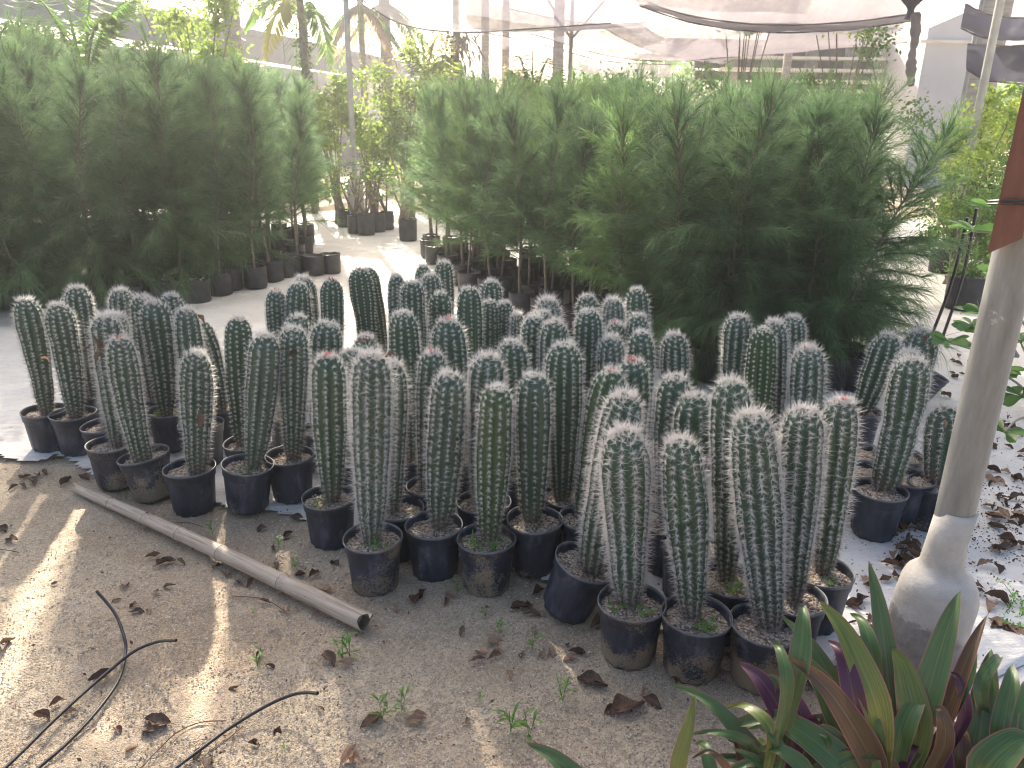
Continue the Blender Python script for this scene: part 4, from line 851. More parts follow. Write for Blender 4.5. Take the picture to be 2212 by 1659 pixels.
# ================================================================== AIR
mt = bpy.data.materials.new('hazy_air'); mt.use_nodes = True; t = mt.node_tree; t.nodes.clear()
out = N(t, 'ShaderNodeOutputMaterial'); vp = N(t, 'ShaderNodeVolumePrincipled')
vp.inputs['Color'].default_value = (0.95, 0.96, 1.0, 1); vp.inputs['Density'].default_value = 0.0045; vp.inputs['Anisotropy'].default_value = 0.68
L(t, vp.outputs[0], out.inputs['Volume'])
mb = MB(); box(mb, (0, 30, 4.3), (130, 104, 10.6)); o = mb.build('haze', mt, smooth=False); o.display_type = 'WIRE'; tag(o, kind='stuff')

# ================================================================== SHADE NETS
# overhead net above the cacti: unseen, set to shade the ground, slits shaped for sun streaks
NZ = 3.1; sh = Vector((math.sin(SUN_AZ), math.cos(SUN_AZ), 0))*(NZ/math.tan(SUN_EL))
streaks = [([(205, 1060), (165, 1110), (120, 1190), (70, 1290), (15, 1400), (-60, 1560)], [.0, .024, .036, .042, .048, .05]),
           ([(60, 1080), (20, 1150), (-60, 1250)], [.0, .02, .03]),
           ([(360, 1280), (330, 1340), (300, 1420), (265, 1510), (220, 1600)], [0, .014, .020, .024, .024]),
           ([(455, 1215), (470, 1290), (452, 1390), (438, 1500), (420, 1640)], [0, .03, .035, .03, .012]),
           ([(463, 1130), (470, 1165)], [.012, .012]),
           ([(915, 1400), (945, 1490), (975, 1580), (990, 1660)], [0, .016, .02, .018]),
           ([(1180, 1400), (1215, 1460), (1255, 1530), (1290, 1620)], [0, .030, .032, .02]),
           ([(590, 1225), (600, 1240)], [.01, .01]),
           # slits over the right group: rim light on the tall front cacti
           ([(1310, 1060), (1330, 1240), (1350, 1400)], [.03, .05, .02]), ([(1790, 1100), (1830, 1300)], [.05, .05]), ([(2030, 820), (2120, 900), (2190, 1000)], [.07, .09, .06]),
           ([(2060, 700), (2180, 760), (2250, 820)], [.12, .15, .12]), ([(1500, 1030), (1560, 1180)], [.03, .03])]
slits = []
for pts, wd in streaks:
    g = [at(x, y) for x, y in pts]; g = [(p.x+sh.x, p.y+sh.y) for p in g]; slits.append((np.array(g), np.array(wd)))
def net_keep(x, y):
    keep = np.ones(len(x), bool)
    for g, wd in slits:
        for i in range(len(g)-1):
            a, b_ = g[i], g[i+1]; d = b_-a; L2 = (d**2).sum(); t_ = np.clip(((x-a[0])*d[0]+(y-a[1])*d[1])/L2, 0, 1)
            px, py = a[0]+d[0]*t_, a[1]+d[1]*t_; dist = np.hypot(x-px, y-py); w_ = wd[i]*(1-t_)+wd[i+1]*t_
            keep &= ~(dist < w_*(1+.35*noise2(x, y, 9, 2)))
    return keep
gx = np.arange(-4.6, 3.4, .03); gy = np.arange(4.5, 8.9, .05)
nets = 'shade nets stretched over the nursery'
o = sheet('shade_net', gx, gy, lambda X, Y: NZ+.03*noise2(X, Y, 1.5, 3), M['net_top'], net_keep)
tag(o, 'unseen shade net, long slits shaped for sun streaks, stretched high over the cacti', 'shade net', nets)
for nm, x0, x1, y0, y1, lb in (('shade_net', -9, -4.6, 5.0, 10.4, 'shade net overhead left of the cactus rows'), ('shade_net', 3.43, 9, 5.0, 9.6, 'shade net overhead right of the cactus rows'),  # unseen side and end panels, placed to keep the ground shaded
                               ('shade_net', -4.6, 3.4, 8.9, 10.6, 'shade net overhead at the far end of the cactus rows')):
    o = sheet(nm, np.linspace(x0, x1, 40), np.linspace(y0, y1, 40), lambda X, Y: NZ+.03*noise2(X, Y, 1.5, 3), M['net_top']); tag(o, lb, 'shade net', nets)
def hang_net(pl, pr_, sagl, rows, label, mat='net', nu=40):
    """net between curves: pl = list of near-edge points, pr_ = list of far-edge points"""
    a = smooth_pts(pl, nu); b_ = smooth_pts(pr_, nu); q = np.linspace(0, 1, rows)[:, None, None]
    V = a[None]*(1-q)+b_[None]*q; V[..., 2] -= sagl*4*(q*(1-q))[..., 0]; V[..., 2] += .03*noise2(V[..., 0], V[..., 1], 3, 5)
    e = empty('shade_net', (0, 0, 0)); tag(e, label, 'shade net', nets)
    mb = MB(); mb.add(V.reshape(-1, 3), grid_faces(rows, nu)); mb.build('netting', M[mat], e)
    for nm, c_ in (('hem', a), ('hem', b_)):
        mb = MB(); tube(mb, c_, 0.006+.006*np.abs(np.sin(np.arange(nu)*.5)), 6); mb.build(nm, M['net_fold'], e)
hang_net([PD(735, -40, 10.5), PD(850, 45, 10.5), PD(985, 70, 10.6), PD(1150, 62, 10.8), PD(1320, 50, 11)], [PD(900, -60, 13), PD(1040, 0, 13), PD(1160, 32, 13), PD(1290, 52, 13), PD(1400, 48, 13)], .05, 10, 'sagging net edge crossing above the path and the palm trunks')
hang_net([PD(1000, -60, 10), PD(1100, -30, 10), PD(1300, -20, 10), PD(1500, -10, 10), PD(1700, -30, 10), PD(1950, -30, 10)], [PD(1010, 60, 14), PD(1150, 75, 14.5), PD(1300, 118, 15), PD(1430, 132, 15), PD(1650, 118, 15), PD(1960, 92, 15)], .12, 12, 'broad veil of net over the left half of the right-hand block')
hang_net([PD(1330, -60, 8.5), PD(1450, -60, 8.5), PD(1640, -60, 8.5), PD(1850, -60, 8.5), PD(1990, -60, 8.5)], [PD(1380, 8, 9.5), PD(1500, 44, 9.6), PD(1660, 62, 9.6), PD(1830, 56, 9.5), PD(1990, 36, 9.3)], .04, 10, 'grey net with a thick dark hem sagging above the right-hand block')
hang_net([PD(1290, 52, 15), PD(1380, 100, 15), PD(1480, 128, 15.5), PD(1560, 140, 16)], [PD(1380, 50, 18), PD(1450, 90, 18), PD(1530, 92, 18), PD(1620, 86, 18)], .05, 8, 'folded far net slanting down to the casuarina tops')
hang_net([PD(2085, 8, 9), PD(2130, 30, 9), PD(2180, 38, 9), PD(2260, 38, 9)], [PD(2075, 60, 9.6), PD(2120, 80, 9.6), PD(2180, 86, 9.6), PD(2260, 86, 9.6)], .05, 8, 'grey net roll hanging at the top right corner', 'net_dark')
hang_net([PD(2090, 95, 9), PD(2130, 98, 9), PD(2190, 100, 9), PD(2260, 100, 9)], [PD(2088, 150, 9.2), PD(2130, 172, 9.2), PD(2190, 180, 9.2), PD(2260, 184, 9.2)], .05, 8, 'rolled net hanging lowest at the right edge, under the top right roll', 'net_dark')
hang_net([PD(1400, 5, 9.4), PD(1500, 36, 9.4), PD(1660, 54, 9.4), PD(1830, 48, 9.3), PD(1985, 28, 9.2)], [PD(1380, 12, 9.5), PD(1500, 50, 9.6), PD(1660, 70, 9.6), PD(1830, 64, 9.5), PD(1990, 42, 9.3)], .02, 5, 'dark folded hem of the grey net above the right-hand block', 'net_fold')
hang_net([PD(980, 60, 17), PD(1150, 90, 17), PD(1300, 130, 17), PD(1450, 140, 17)], [PD(1000, 110, 20), PD(1150, 130, 20), PD(1300, 160, 20), PD(1450, 165, 20)], .1, 8, 'lowest far net hanging among the palm trunks')
# dark bundle with a tail
e = empty('net_bundle', (0, 0, 0)); tag(e, 'dark blue-grey net bundle with a long knotted tail hanging at the top right', 'net bundle')
c0 = PD(1978, -40, 8.0); mb = MB(); kpx = 8.0/FPX
prof = [(.0, .35), (.40, .30), (.40, .12), (.33, .0), (.20, -.10), (.10, -.18), (.045, -.24), (.03, -.27), (.035, -.31), (.05, -.36)]
lathe(mb, prof, 28, wob=lambda v: np.stack([.10*v[..., 0]*np.sin(9*np.arctan2(v[..., 1], v[..., 0])), .10*v[..., 1]*np.sin(9*np.arctan2(v[..., 1], v[..., 0])), .02*noise2(v[..., 0], v[..., 1], 5, 3)], -1))
b1 = mb.build('bag', M['net_dark'], e); b1.location = c0
mb = MB(); pts = [PD(1978, 30, 8), PD(1977, 80, 8), PD(1970, 120, 8), PD(1968, 150, 8), PD(1968, 185, 8)]
tube(mb, smooth_pts(pts, 26), .045+.010*np.sin(np.arange(26)*.45)+.006*np.sin(np.arange(26)*1.7), 8); mb.build('tail', M['net_fold'], e)

# ================================================================== PALMS, SHRUBS, BACKGROUND PLANTS
def palm_trunk(px, py_mid, y, r, label, ztop=9.0, taper=.8, lean=0.0, nodes=40):
    p = on_plane_y(px, py_mid, y); e = empty('palm_tree', (p.x, y, 0)); tag(e, label, 'palm tree', 'palms behind the saplings')
    mb = MB(); k = nodes*2; s = np.linspace(0, 1, k); rr = r*(1-(1-taper)*s)*(1+.045*(np.arange(k) % 2))
    tube(mb, np.stack([lean*(s*ztop-p.z), 0*s, s*ztop], -1), rr, 14); mb.build('trunk', M['palmbark'], e); return e, p
def frond(parent, p0, p1, sag, width, mat, n=34, name='frond', ll=.42):
    """arching palm frond: midrib with leaflets that hang on both sides"""
    p0 = np.array(tuple(p0)); p1 = np.array(tuple(p1)); L_ = np.linalg.norm(p1-p0); s = np.linspace(0, 1, n)
    c_ = p0+(p1-p0)*s[:, None]; c_[:, 2] += sag*4*s*(1-s); mb = MB(); tube(mb, c_, .02*(1-s)+.004, 5)
    T = np.gradient(c_, axis=0); T /= np.linalg.norm(T, axis=1)[:, None]
    for i in range(2, n):
        sd_ = np.cross(T[i], [0, 0, 1.0]); sd_ /= np.linalg.norm(sd_)+1e-9; l = ll*(math.sin(math.pi*min(.97, .12+s[i]*.88))**.6)
        for sg in (-1, 1):
            d = sd_*sg*.75+T[i]*.55+np.array([0, 0, -.35-random.random()*.45]); d /= np.linalg.norm(d)
            blade(mb, c_[i], c_[i]+d*l, width, -.12, side=np.cross(d, sd_*sg+np.array([0, 0, 1.5])), seg=3, fold=.2)
    return mb.build(name, mat, parent, smooth=False)
random.seed(5)
e1, p = palm_trunk(506, 100, 15.0, .155, 'stout ringed palm trunk rising behind the left block', 9, .9)
e2, p = palm_trunk(833, 100, 17.0, .115, 'straight grey ringed palm trunk right of the centre post', 7.0, .9)
for a in range(7):
    an_ = a*.9; q = Vector((p.x, 17, zat(833, 8, Vector((p.x, 17, 0))))); frond(e2, q-e2.location, q-e2.location+Vector((math.cos(an_)*1.2, math.sin(an_)*.6, -1.0-.5*random.random())), .25, .04, M['frond_dry' if a % 3 else 'frond'], 22, ll=.4)
e3, p = palm_trunk(783, 120, 16.0, .065, 'thin palm trunk with a green crownshaft between the post and the grey palm', 4.6, .9)
for a in range(8):
    an_ = a*.8; q = Vector((0, 0, zat(783, 10, Vector((p.x, 16, 0))))); frond(e3, q, q+Vector((math.cos(an_)*.9, math.sin(an_)*.5, -.9-.3*random.random())), .2, .04, M['frond_dry' if a % 2 else 'frond'], 20, ll=.35)
for px, y, r, lb in ((1092, 20, .10, 'pale slim palm trunk seen through the net left of the right-hand block'), (1048, 19, .10, 'brownish palm trunk beside the ivy-covered pole'),
                     (1205, 18, .13, 'palm trunk behind the braced distant post'), (1700, 22, .12, 'hazy palm trunk behind the net above the right-hand block'), (2108, 13, .11, 'palm trunk in the yellow-green shrubs right of the paired posts'), (2150, 15, .10, 'reddish palm trunk at the right behind the shrubs')):
    e, p = palm_trunk(px, 140, y, r, lb, 6.5)
    if px > 1150:
        for a in range(6):
            an_ = a*1.05; q = Vector((0, 0, 6.3)); frond(e, q, q+Vector((math.cos(an_)*1.8, math.sin(an_), -1.2)), .5, .05, M['frond'], 20, ll=.5)
def frond_bunch(label, origin, tips, sag, mat, n=34, ll=.42, w_=.045, mats=None):
    e = empty('coconut_palm', tuple(origin)); tag(e, label, 'palm tree', 'young palms behind the saplings')
    mb = MB(); tube(mb, [(0, 0, -origin.z), (0, 0, 0)], .05, 8); mb.build('trunk', M['palmbark'], e)
    for i, tp in enumerate(tips): frond(e, Vector((0, 0, 0)), Vector(tp)-origin, sag, w_, M[(mats or [mat])[i % len(mats or [mat])]], n, ll=ll)
og = PD(655, 25, 12.5)
frond_bunch('arching palm fronds with yellowing hanging leaflets left of the centre post', og, [PD(530, 60, 12.5), PD(575, 120, 12), PD(640, 150, 12), PD(715, 140, 12.5), PD(560, 20, 13)], .45, 'frond', mats=['frond', 'frond_y', 'frond'], ll=.55)
og = PD(920, 170, 13); frond_bunch('bright yellow-green young palm frond standing above the centre shrubs', og, [PD(905, 55, 13), PD(950, 70, 13), PD(875, 100, 13), PD(965, 120, 12.6)], .12, 'frond', mats=['shrub', 'frond_y', 'frond'], ll=.5, w_=.06)
og = PD(1150, 240, 12); frond_bunch('spiky palm rising from the top of the right-hand block', og, [PD(1120, 120, 12), PD(1150, 110, 12), PD(1185, 125, 12), PD(1100, 150, 12), PD(1215, 150, 12)], .1, 'frond', ll=.35)
og = PD(185, 190, 9.5); frond_bunch('large palm with thick dark leaf stalks at the upper left', og, [PD(120, -60, 9.5), PD(215, -80, 9.5), PD(60, -20, 9.5), PD(290, 0, 9.6), PD(235, 30, 9.2), PD(20, 60, 9.3)], .25, 'frond', ll=.5, w_=.05)
og = PD(2150, 260, 13); frond_bunch('yellow-green palm fronds arching at the right behind the red board', og, [PD(2200, 190, 13), PD(2230, 240, 13), PD(2110, 190, 13), PD(2190, 330, 12.5), PD(2095, 300, 12.8)], .3, 'shrub', mats=['shrub', 'frond_y'], ll=.5)
# hanging dead fronds mass
e = empty('dead_frond_cluster', tuple(PD(985, 60, 14))); tag(e, 'dark hanging cluster of ivy and dead fronds under the sagging net', 'palm tree')
mb = MB()
for i in range(260):
    q = Vector((random.gauss(0, .16), random.gauss(0, .16), -random.uniform(0, 1.15))); blade(mb, q, q+Vector((random.gauss(0, .12), random.gauss(0, .1), -.22)), .05, .1, seg=3)
o = mb.build('fronds', M['bark'], e, smooth=False); o['kind'] = 'stuff'
mb = MB(); tube(mb, [(0, 0, -3.4), (0, 0, .8)], .06, 8); mb.build('trunk', M['bark'], e)

def leaf_cloud(n, fn, size, asp=.5, seed=0):
    r_ = np.random.default_rng(seed); P = fn(n, r_); D = r_.normal(0, 1, (n, 3)); D[:, 2] -= .3; D /= np.linalg.norm(D, axis=1)[:, None]
    S = np.cross(D, r_.normal(0, 1, (n, 3))); S /= np.linalg.norm(S, axis=1)[:, None]+1e-9; l = (size*r_.uniform(.6, 1.3, n))[:, None]
    V = np.stack([P, P+D*l*.5+S*l*asp*.5, P+D*l, P+D*l*.5-S*l*asp*.5], 1).reshape(-1, 3); mb = MB(); mb.add(V, np.arange(n*4).reshape(-1, 4)); return mb
def shrub(px, py, y, rx, rz, label, mat='shrub', n=1500, size=.07, seed=1, name='shrub', clumps=14, pot=False, group='shrubs growing behind the saplings'):
    p = on_plane_y(px, py, y); e = empty(name, (p.x, y, 0)); tag(e, label, 'shrub', group)
    rc = np.random.default_rng(seed); cc = rc.normal(0, .45, (clumps, 3))*np.array([rx, rx*.8, rz])+np.array([0, 0, p.z]); cc[:, 2] = np.maximum(cc[:, 2], .15)
    rs = rc.uniform(.22, .42, clumps)*min(rx, rz)
    def fn(n, r_):
        k_ = r_.integers(0, clumps, n); return cc[k_]+r_.normal(0, .55, (n, 3))*rs[k_][:, None]
    o = leaf_cloud(n, fn, size, .5, seed).build('foliage', M[mat], e, smooth=False); o['kind'] = 'stuff'
    mb = MB()
    for c_ in cc[:9]: tube(mb, smooth_pts([(random.gauss(0, .05), random.gauss(0, .05), 0), (c_[0]*.3, c_[1]*.3, c_[2]*.5), tuple(c_)], 8), np.linspace(.022, .006, 8), 5, cap=False)
    mb.build('stems', M['bark'], e); 
    if pot: 
        b = link('grow_bag', BAGS[seed % 3], e); b.scale = (1.6, 1.6, 1.5)
    return e
SH = [(720, 245, 11.8, .5, .9, 'yellow-green backlit shrub left of the centre post', 'shrub', 2200, .085),
      (800, 270, 12.4, .55, .8, 'yellow-green backlit shrub just right of the centre post', 'shrub', 2400, .085),
      (880, 240, 12.8, .6, .7, 'yellow-green shrub below the bright young palm frond', 'shrub', 2200, .08),
      (870, 330, 12.2, .5, .6, 'softer green shrub above the black bags at the path end', 'shrub_dark', 1400, .06),
      (960, 250, 13.5, .6, .7, 'leafy shrub beside the dark hanging frond cluster', 'shrub', 1800, .08),
      (410, 60, 11.5, .75, .55, 'yellow-green leafy branches in front of the pale fascia', 'shrub', 1500, .09),
      (430, 140, 12.0, .5, .4, 'yellow-green leaves below the fascia at the left', 'shrub', 1000, .09),
      (60, 60, 13.0, 1.6, 1.2, 'dark tree filling the upper left corner', 'shrub_dark', 4000, .10),
      (250, 190, 13.0, 1.6, .8, 'mid green shrub behind the left block under the fascia', 'shrub_dark', 3500, .08),
      (520, 230, 13.0, 1.5, .7, 'mid green shrub behind the left block by the stout palm', 'shrub_dark', 3500, .08),
      (1080, 280, 12.5, 1.2, .8, 'mid green shrub hidden behind the left part of the right-hand block', 'shrub_dark', 3500, .07),
      (1400, 260, 12.5, 1.8, .8, 'shrub hidden behind the middle of the right-hand block', 'shrub_dark', 4500, .07),
      (1780, 250, 12.5, 1.8, .7, 'shrub hidden behind the right part of the right-hand block', 'shrub_dark', 4500, .07),
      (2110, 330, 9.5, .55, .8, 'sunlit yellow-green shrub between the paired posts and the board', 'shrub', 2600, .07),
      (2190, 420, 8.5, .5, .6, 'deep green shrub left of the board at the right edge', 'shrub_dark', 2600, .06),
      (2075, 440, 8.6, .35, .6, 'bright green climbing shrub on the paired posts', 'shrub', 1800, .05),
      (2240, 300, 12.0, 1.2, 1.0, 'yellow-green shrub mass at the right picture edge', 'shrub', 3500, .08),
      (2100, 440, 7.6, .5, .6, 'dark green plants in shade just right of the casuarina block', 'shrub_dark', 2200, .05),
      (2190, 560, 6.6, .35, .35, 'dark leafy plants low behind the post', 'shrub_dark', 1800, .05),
      (2150, 520, 8.0, .4, .35, 'small dark shrub in shade behind the hanging pot at the right', 'shrub_dark', 1500, .05),
      (1120, 200, 15.5, .5, .5, 'orange-brown dry bush behind the net', 'frond_dry', 1200, .08),
      (1620, 25, 13.5, .7, .5, 'tree top behind the grey net above the right-hand block', 'shrub_dark', 1200, .09),
      (1850, 30, 14.0, .8, .45, 'tree top behind the net left of the dark bundle', 'shrub', 1200, .09)]
for i, a in enumerate(SH): shrub(a[0], a[1], a[2], a[3], a[4], a[5], a[6], a[7], a[8], seed=50+i)
# far-off wood closing the view
def wood(n, r_):
    x = r_.uniform(-30, 26, n); top = 2.6+1.3*noise2(x, 0*x, .35, 4)+.7*noise2(x, 0*x, 1.3, 2); top = np.where((x > -11) & (x < -4), top*.75, top)
    return np.stack([x, 36+r_.normal(0, 1.6, n), top*np.sqrt(r_.uniform(0, 1, n))*1.25], -1)
tag(leaf_cloud(16000, wood, .34, .6, 77).build('distant_wood', M['shrub_dark'], smooth=False), kind='stuff')
# ivy-wrapped pole
e = empty('ivy_pole', (PD(655, 100, 12).x, PD(655, 100, 12).y, 0)); tag(e, 'pole wrapped in dark ivy left of the centre post', 'pole')
mb = MB(); tube(mb, [(0, 0, 0), (0, 0, 4.5)], .055, 10); mb.build('pole', M['bark'], e)
o = leaf_cloud(900, lambda n, r_: np.stack([r_.normal(0, .085, n), r_.normal(0, .085, n), r_.uniform(.3, 4.4, n)], -1), .06, .7, 9).build('ivy', M['shrub_dark'], e, smooth=False); o['kind'] = 'stuff'
# bags with bare-stemmed plants at the path end
for i, (px, py, sc) in enumerate([(768, 514, .8), (792, 517, .9), (816, 511, .85), (745, 500, .8), (836, 506, .8), (882, 530, .9)]):
    p = at(px, py-8); e = empty('potted_shrub', (p.x, p.y, .012)); tag(e, ['bare-stemmed potted shrub in front of the bell-footed post', 'potted shrub with the largest black bag at the path end', 'potted shrub right of the largest bag at the path end',
        'potted shrub left of the bell-footed post', 'potted shrub at the right of the path-end group', 'potted shrub alone at the foot of the right-hand block beside the path'][i], 'potted shrub', 'potted shrubs at the end of the path')
    b = link('grow_bag', BAGS[i % 3], e); b.scale = (1.25*sc, 1.25*sc, 1.6*sc)
    mb = MB(); tips = []
    for k in range(5):
        a = random.uniform(0, 6.28); t2 = (math.cos(a)*.2, math.sin(a)*.2, random.uniform(.62, .9)); tube(mb, smooth_pts([(0, 0, .25), (math.cos(a)*.1, math.sin(a)*.1, .45), t2], 8), np.linspace(.02, .008, 8), 5); tips.append(t2)
    mb.build('stems', M['bark'], e); tp = np.array(tips)
    o = leaf_cloud(130, lambda n, r_: tp[r_.integers(0, 5, n)]+r_.normal(0, .12, (n, 3)), .06, .5, i).build('foliage', M['shrub' if i % 2 else 'shrub_dark'], e, smooth=False); o['kind'] = 'stuff'

# desert rose style plants with paddle leaves round the post
def paddle_rosette(mb, c, n, l, w_, rr, up=.3):
    for i in range(n):
        a = i*2.4+rr.uniform(-.3, .3); d = np.array([math.cos(a), math.sin(a), up+rr.uniform(-.3, .3)]); d /= np.linalg.norm(d); p0 = np.array(tuple(c)); s = np.linspace(0, 1, 7)
        ll_ = l*rr.uniform(.75, 1.15); ct = p0+d*(s*ll_)[:, None]; ct[:, 2] -= .15*ll_*s**2; sd_ = np.cross(d, [0, 0, 1.0]); sd_ /= np.linalg.norm(sd_); up_ = np.cross(sd_, d); rl_ = rr.uniform(-1.1, 1.1); sd_ = sd_*math.cos(rl_)+up_*math.sin(rl_)
        wd = w_*.5*np.array([.12, .25, .55, .85, 1.0, .85, .12]); V = np.stack([ct-sd_*wd[:, None]+[0, 0, .004], ct, ct+sd_*wd[:, None]+[0, 0, .004]], 1); mb.add(V.reshape(-1, 3), grid_faces(7, 3))
def desert_rose(root, label, branches, seed, pot=None):
    """each branch: list of points; a rosette of leaves sits at its end"""
    rr = random.Random(seed); e = empty('desert_rose', (root.x, root.y, 0)); tag(e, label, 'shrub', 'paddle-leaved shrubs near the post')
    mb = MB(); lf = MB()
    for br in branches:
        pts = [Vector(p)-e.location for p in br]; tube(mb, smooth_pts(pts, 10), np.linspace(.008, .003, 10), 6); paddle_rosette(lf, pts[-1], 12, .10, .040, rr)
    mb.build('branches', M['palmbark'], e)
    o = lf.build('leaves', M['desert'], e); o['kind'] = 'stuff'
    if pot:
        b = MB(); lathe(b, [(0, 0), (pot*.8, 0), (pot, .3), (pot*1.03, .31), (pot*.95, .31), (pot*.92, .28), (0, .28)], 28); b.build('pot', M['bag'], e)
    return e
g1 = at(2290, 905); 
desert_rose(g1, 'paddle-leaved plant in the big black pot cut by the right edge', [[PD(2245, 880, 2.9), PD(2200, 830, 2.9), PD(2150, 800, 2.9)], [PD(2245, 880, 2.9), PD(2225, 790, 2.9), PD(2205, 740, 2.9)], [PD(2250, 900, 2.9), PD(2200, 905, 2.85), PD(2170, 935, 2.8)], [PD(2250, 880, 2.9), PD(2235, 830, 2.8), PD(2210, 860, 2.8)],
                   [PD(2250, 850, 2.9), PD(2215, 700, 3.0), PD(2120, 680, 3.1)]], 4, .16)
g2 = at(2200, 760)
desert_rose(g2, 'branch with dark glossy paddle leaves reaching left behind the post', [[PD(2200, 770, 3.7), PD(2130, 762, 3.7), PD(2050, 740, 3.7)], [PD(2200, 770, 3.7), PD(2170, 740, 3.7), PD(2125, 720, 3.7)], [PD(2200, 770, 3.7), PD(2150, 700, 3.7), PD(2100, 705, 3.7)]], 5)
desert_rose(at(2230, 640), 'pale green leaf rosette beside the lower end of the red board', [[PD(2230, 560, 3.0), PD(2180, 510, 3.0), PD(2100, 500, 3.0)], [PD(2230, 560, 3.0), PD(2190, 480, 3.0), PD(2140, 450, 3.0)], [PD(2230, 600, 3.1), PD(2200, 560, 3.0), PD(2165, 600, 3.0)]], 6, .14)
# pots and tubes in the right background
for i, (px, py, s) in enumerate([(2078, 670, 1.5), (2140, 560, 1.6), (2030, 590, 1.2), (2195, 620, 1.4), (2060, 548, 1.2)]):
    p = at(px, py); e = empty('plant_pot', (p.x, p.y, .012)); tag(e, ['black pot with low green plants on the sunlit cloth left of the post', 'dark pot in shade behind the paddle leaves', 'dark pot under the right end casuarinas',
        'dark pot right behind the post near the board', 'dark pot at the foot of the paired posts'][i], 'pot', 'dark pots in the right background')
    b = link('grow_bag', BAGS[i % 3], e); b.scale = (s, s, s)
    rz = .2*s; o = leaf_cloud(300, lambda n, r_: np.stack([r_.normal(0, .07*s, n), r_.normal(0, .07*s, n), rz+np.abs(r_.normal(0, .05+.12*(i != 0), n))], -1), .035, .6, i).build('foliage', M['shrub_dark'], e, smooth=False); o['kind'] = 'stuff'
for i, (a, b_) in enumerate([((2004, 745), (2090, 470)), ((2032, 740), (2110, 450))]):
    mb = MB(); P0, P1 = at(*a), PD(b_[0], b_[1], 5.0); tube(mb, smooth_pts([P0, P0.lerp(P1, .5)+Vector((.03, 0, 0)), P1], 14), .011, 6)
    tag(mb.build('drip_tube', M['black']), ['left one of two black tubes slanting up at the right of the casuarinas', 'right one of two black tubes slanting up at the right of the casuarinas'][i], 'tube', 'black irrigation tubes')

# ================================================================== BAMBOO, TUBES, TWIGS
a, b_ = at(168, 1055, .022), at(790, 1345, .030); d = b_-a; Lb = d.length
e = empty('bamboo_pole', tuple(a)); tag(e, 'weathered split bamboo pole lying diagonally on the sand', 'bamboo')
e.rotation_euler = d.to_track_quat('X', 'Z').to_euler()
nodes = [0.0, .155, .30, .43, .575, .77, 1.0]
mb = MB(); n = 150; s = np.linspace(0, 1, n); rr = .0215+.0085*s
for k in nodes[1:-1]: rr = rr+.0036*np.exp(-((s-k)/.006)**2)-.0020*np.exp(-((s-k-.013)/.006)**2)
th = np.linspace(0, 2*np.pi, 28, endpoint=False)
V = np.stack([np.repeat((s*Lb)[:, None], 28, 1), rr[:, None]*np.cos(th), rr[:, None]*np.sin(th)+.01*np.sin(s*3)[:, None]], -1)
# crack lines pressed into the wall
for (s0, s1, c_) in ((.78, 1.01, 1.15), (.30, .40, 1.35), (.0, .16, 1.3), (.60, .72, 1.1)):
    m_ = (s[:, None] > s0) & (s[:, None] < s1) & (abs(th[None]-c_) < .13); V[..., 2] -= np.where(m_, .016, 0); V[..., 1] -= np.where(m_, .004, 0)
V[-1, :, 0] += .012*np.sin(th*2); V[0, :, 0] += .03*np.sin(th*3)
mb.add(V.reshape(-1, 3), grid_faces(n, 28, True)); mb.build('culm', M['bamboo'], e)
mb = MB(); s2 = np.linspace(.88, .997, 6); V = np.stack([np.repeat((s2*Lb)[:, None], 28, 1), .025*np.cos(th)+0*s2[:, None], .025*np.sin(th)+.0015+0*s2[:, None]], -1)
mb.add(V.reshape(-1, 3), grid_faces(6, 28, True)[:, ::-1]); mb.add(np.vstack([V[0], V[0].mean(0)]), np.array([[i, (i+1) % 28, 28] for i in range(28)])); mb.build('hollow_end', M['bamboo_in'], e)
for k in nodes[1:-1]:
    mb = MB(); r0 = .0215+.0085*k+.0012; q = np.linspace(0, 2*np.pi, 28); tube(mb, np.stack([np.full(28, k*Lb), (r0+.0012)*np.cos(q), (r0+.0012)*np.sin(q)+.01*math.sin(k*3)], -1), .0015, 5, cap=False); mb.build('node_ring', M['bamboo_in'], e)
def z4(x, y): return (.4133*x, 973.3+.4133*y)
def ground_tube(pts, zf, r, mat, name, label, cat, group=None):
    P = [at(*z4(x, y), zf(i, len(pts))) for i, (x, y) in enumerate(pts)]
    mb = MB(); tube(mb, smooth_pts(P, 40), r, 8); tag(mb.build(name, mat), label, cat, group)
ground_tube([(505, 735), (600, 850), (650, 980), (655, 1060), (620, 1200), (500, 1370), (350, 1530), (200, 1660), (60, 1800)], lambda i, n: .012+.10*max(0, 1-i/3)**1.5, .0046, M['black'], 'irrigation_tube', 'black irrigation tube with its end curving up to the left, on the sand', 'tube', 'black tubes lying on the sand')
ground_tube([(920, 992), (820, 1000), (700, 1050), (560, 1160), (400, 1300), (250, 1440), (110, 1580), (-60, 1740)], lambda i, n: .02+.09*max(0, 1-i/3)**1.5, .0046, M['black'], 'irrigation_tube', 'black irrigation tube crossing over the other one, free end pointing right', 'tube', 'black tubes lying on the sand')
ground_tube([(1660, 1268), (1550, 1270), (1400, 1330), (1200, 1450), (1050, 1560), (880, 1690), (700, 1850)], lambda i, n: .012+.08*max(0, 1-i/3)**1.5, .0046, M['black'], 'irrigation_tube', 'single black irrigation tube arching in from the bottom edge', 'tube', 'black tubes lying on the sand')
ground_tube([(1180, 1412), (1050, 1420), (930, 1470), (830, 1560), (740, 1655)], lambda i, n: .008, .0016, M['twig'], 'twig', 'long thin red-brown twig left of the single black tube', 'twig', 'twigs on the sand')
ground_tube([(1270, 1440), (1200, 1500), (1120, 1565)], lambda i, n: .008, .0014, M['twig'], 'twig', 'short red-brown twig just under the single black tube', 'twig', 'twigs on the sand')
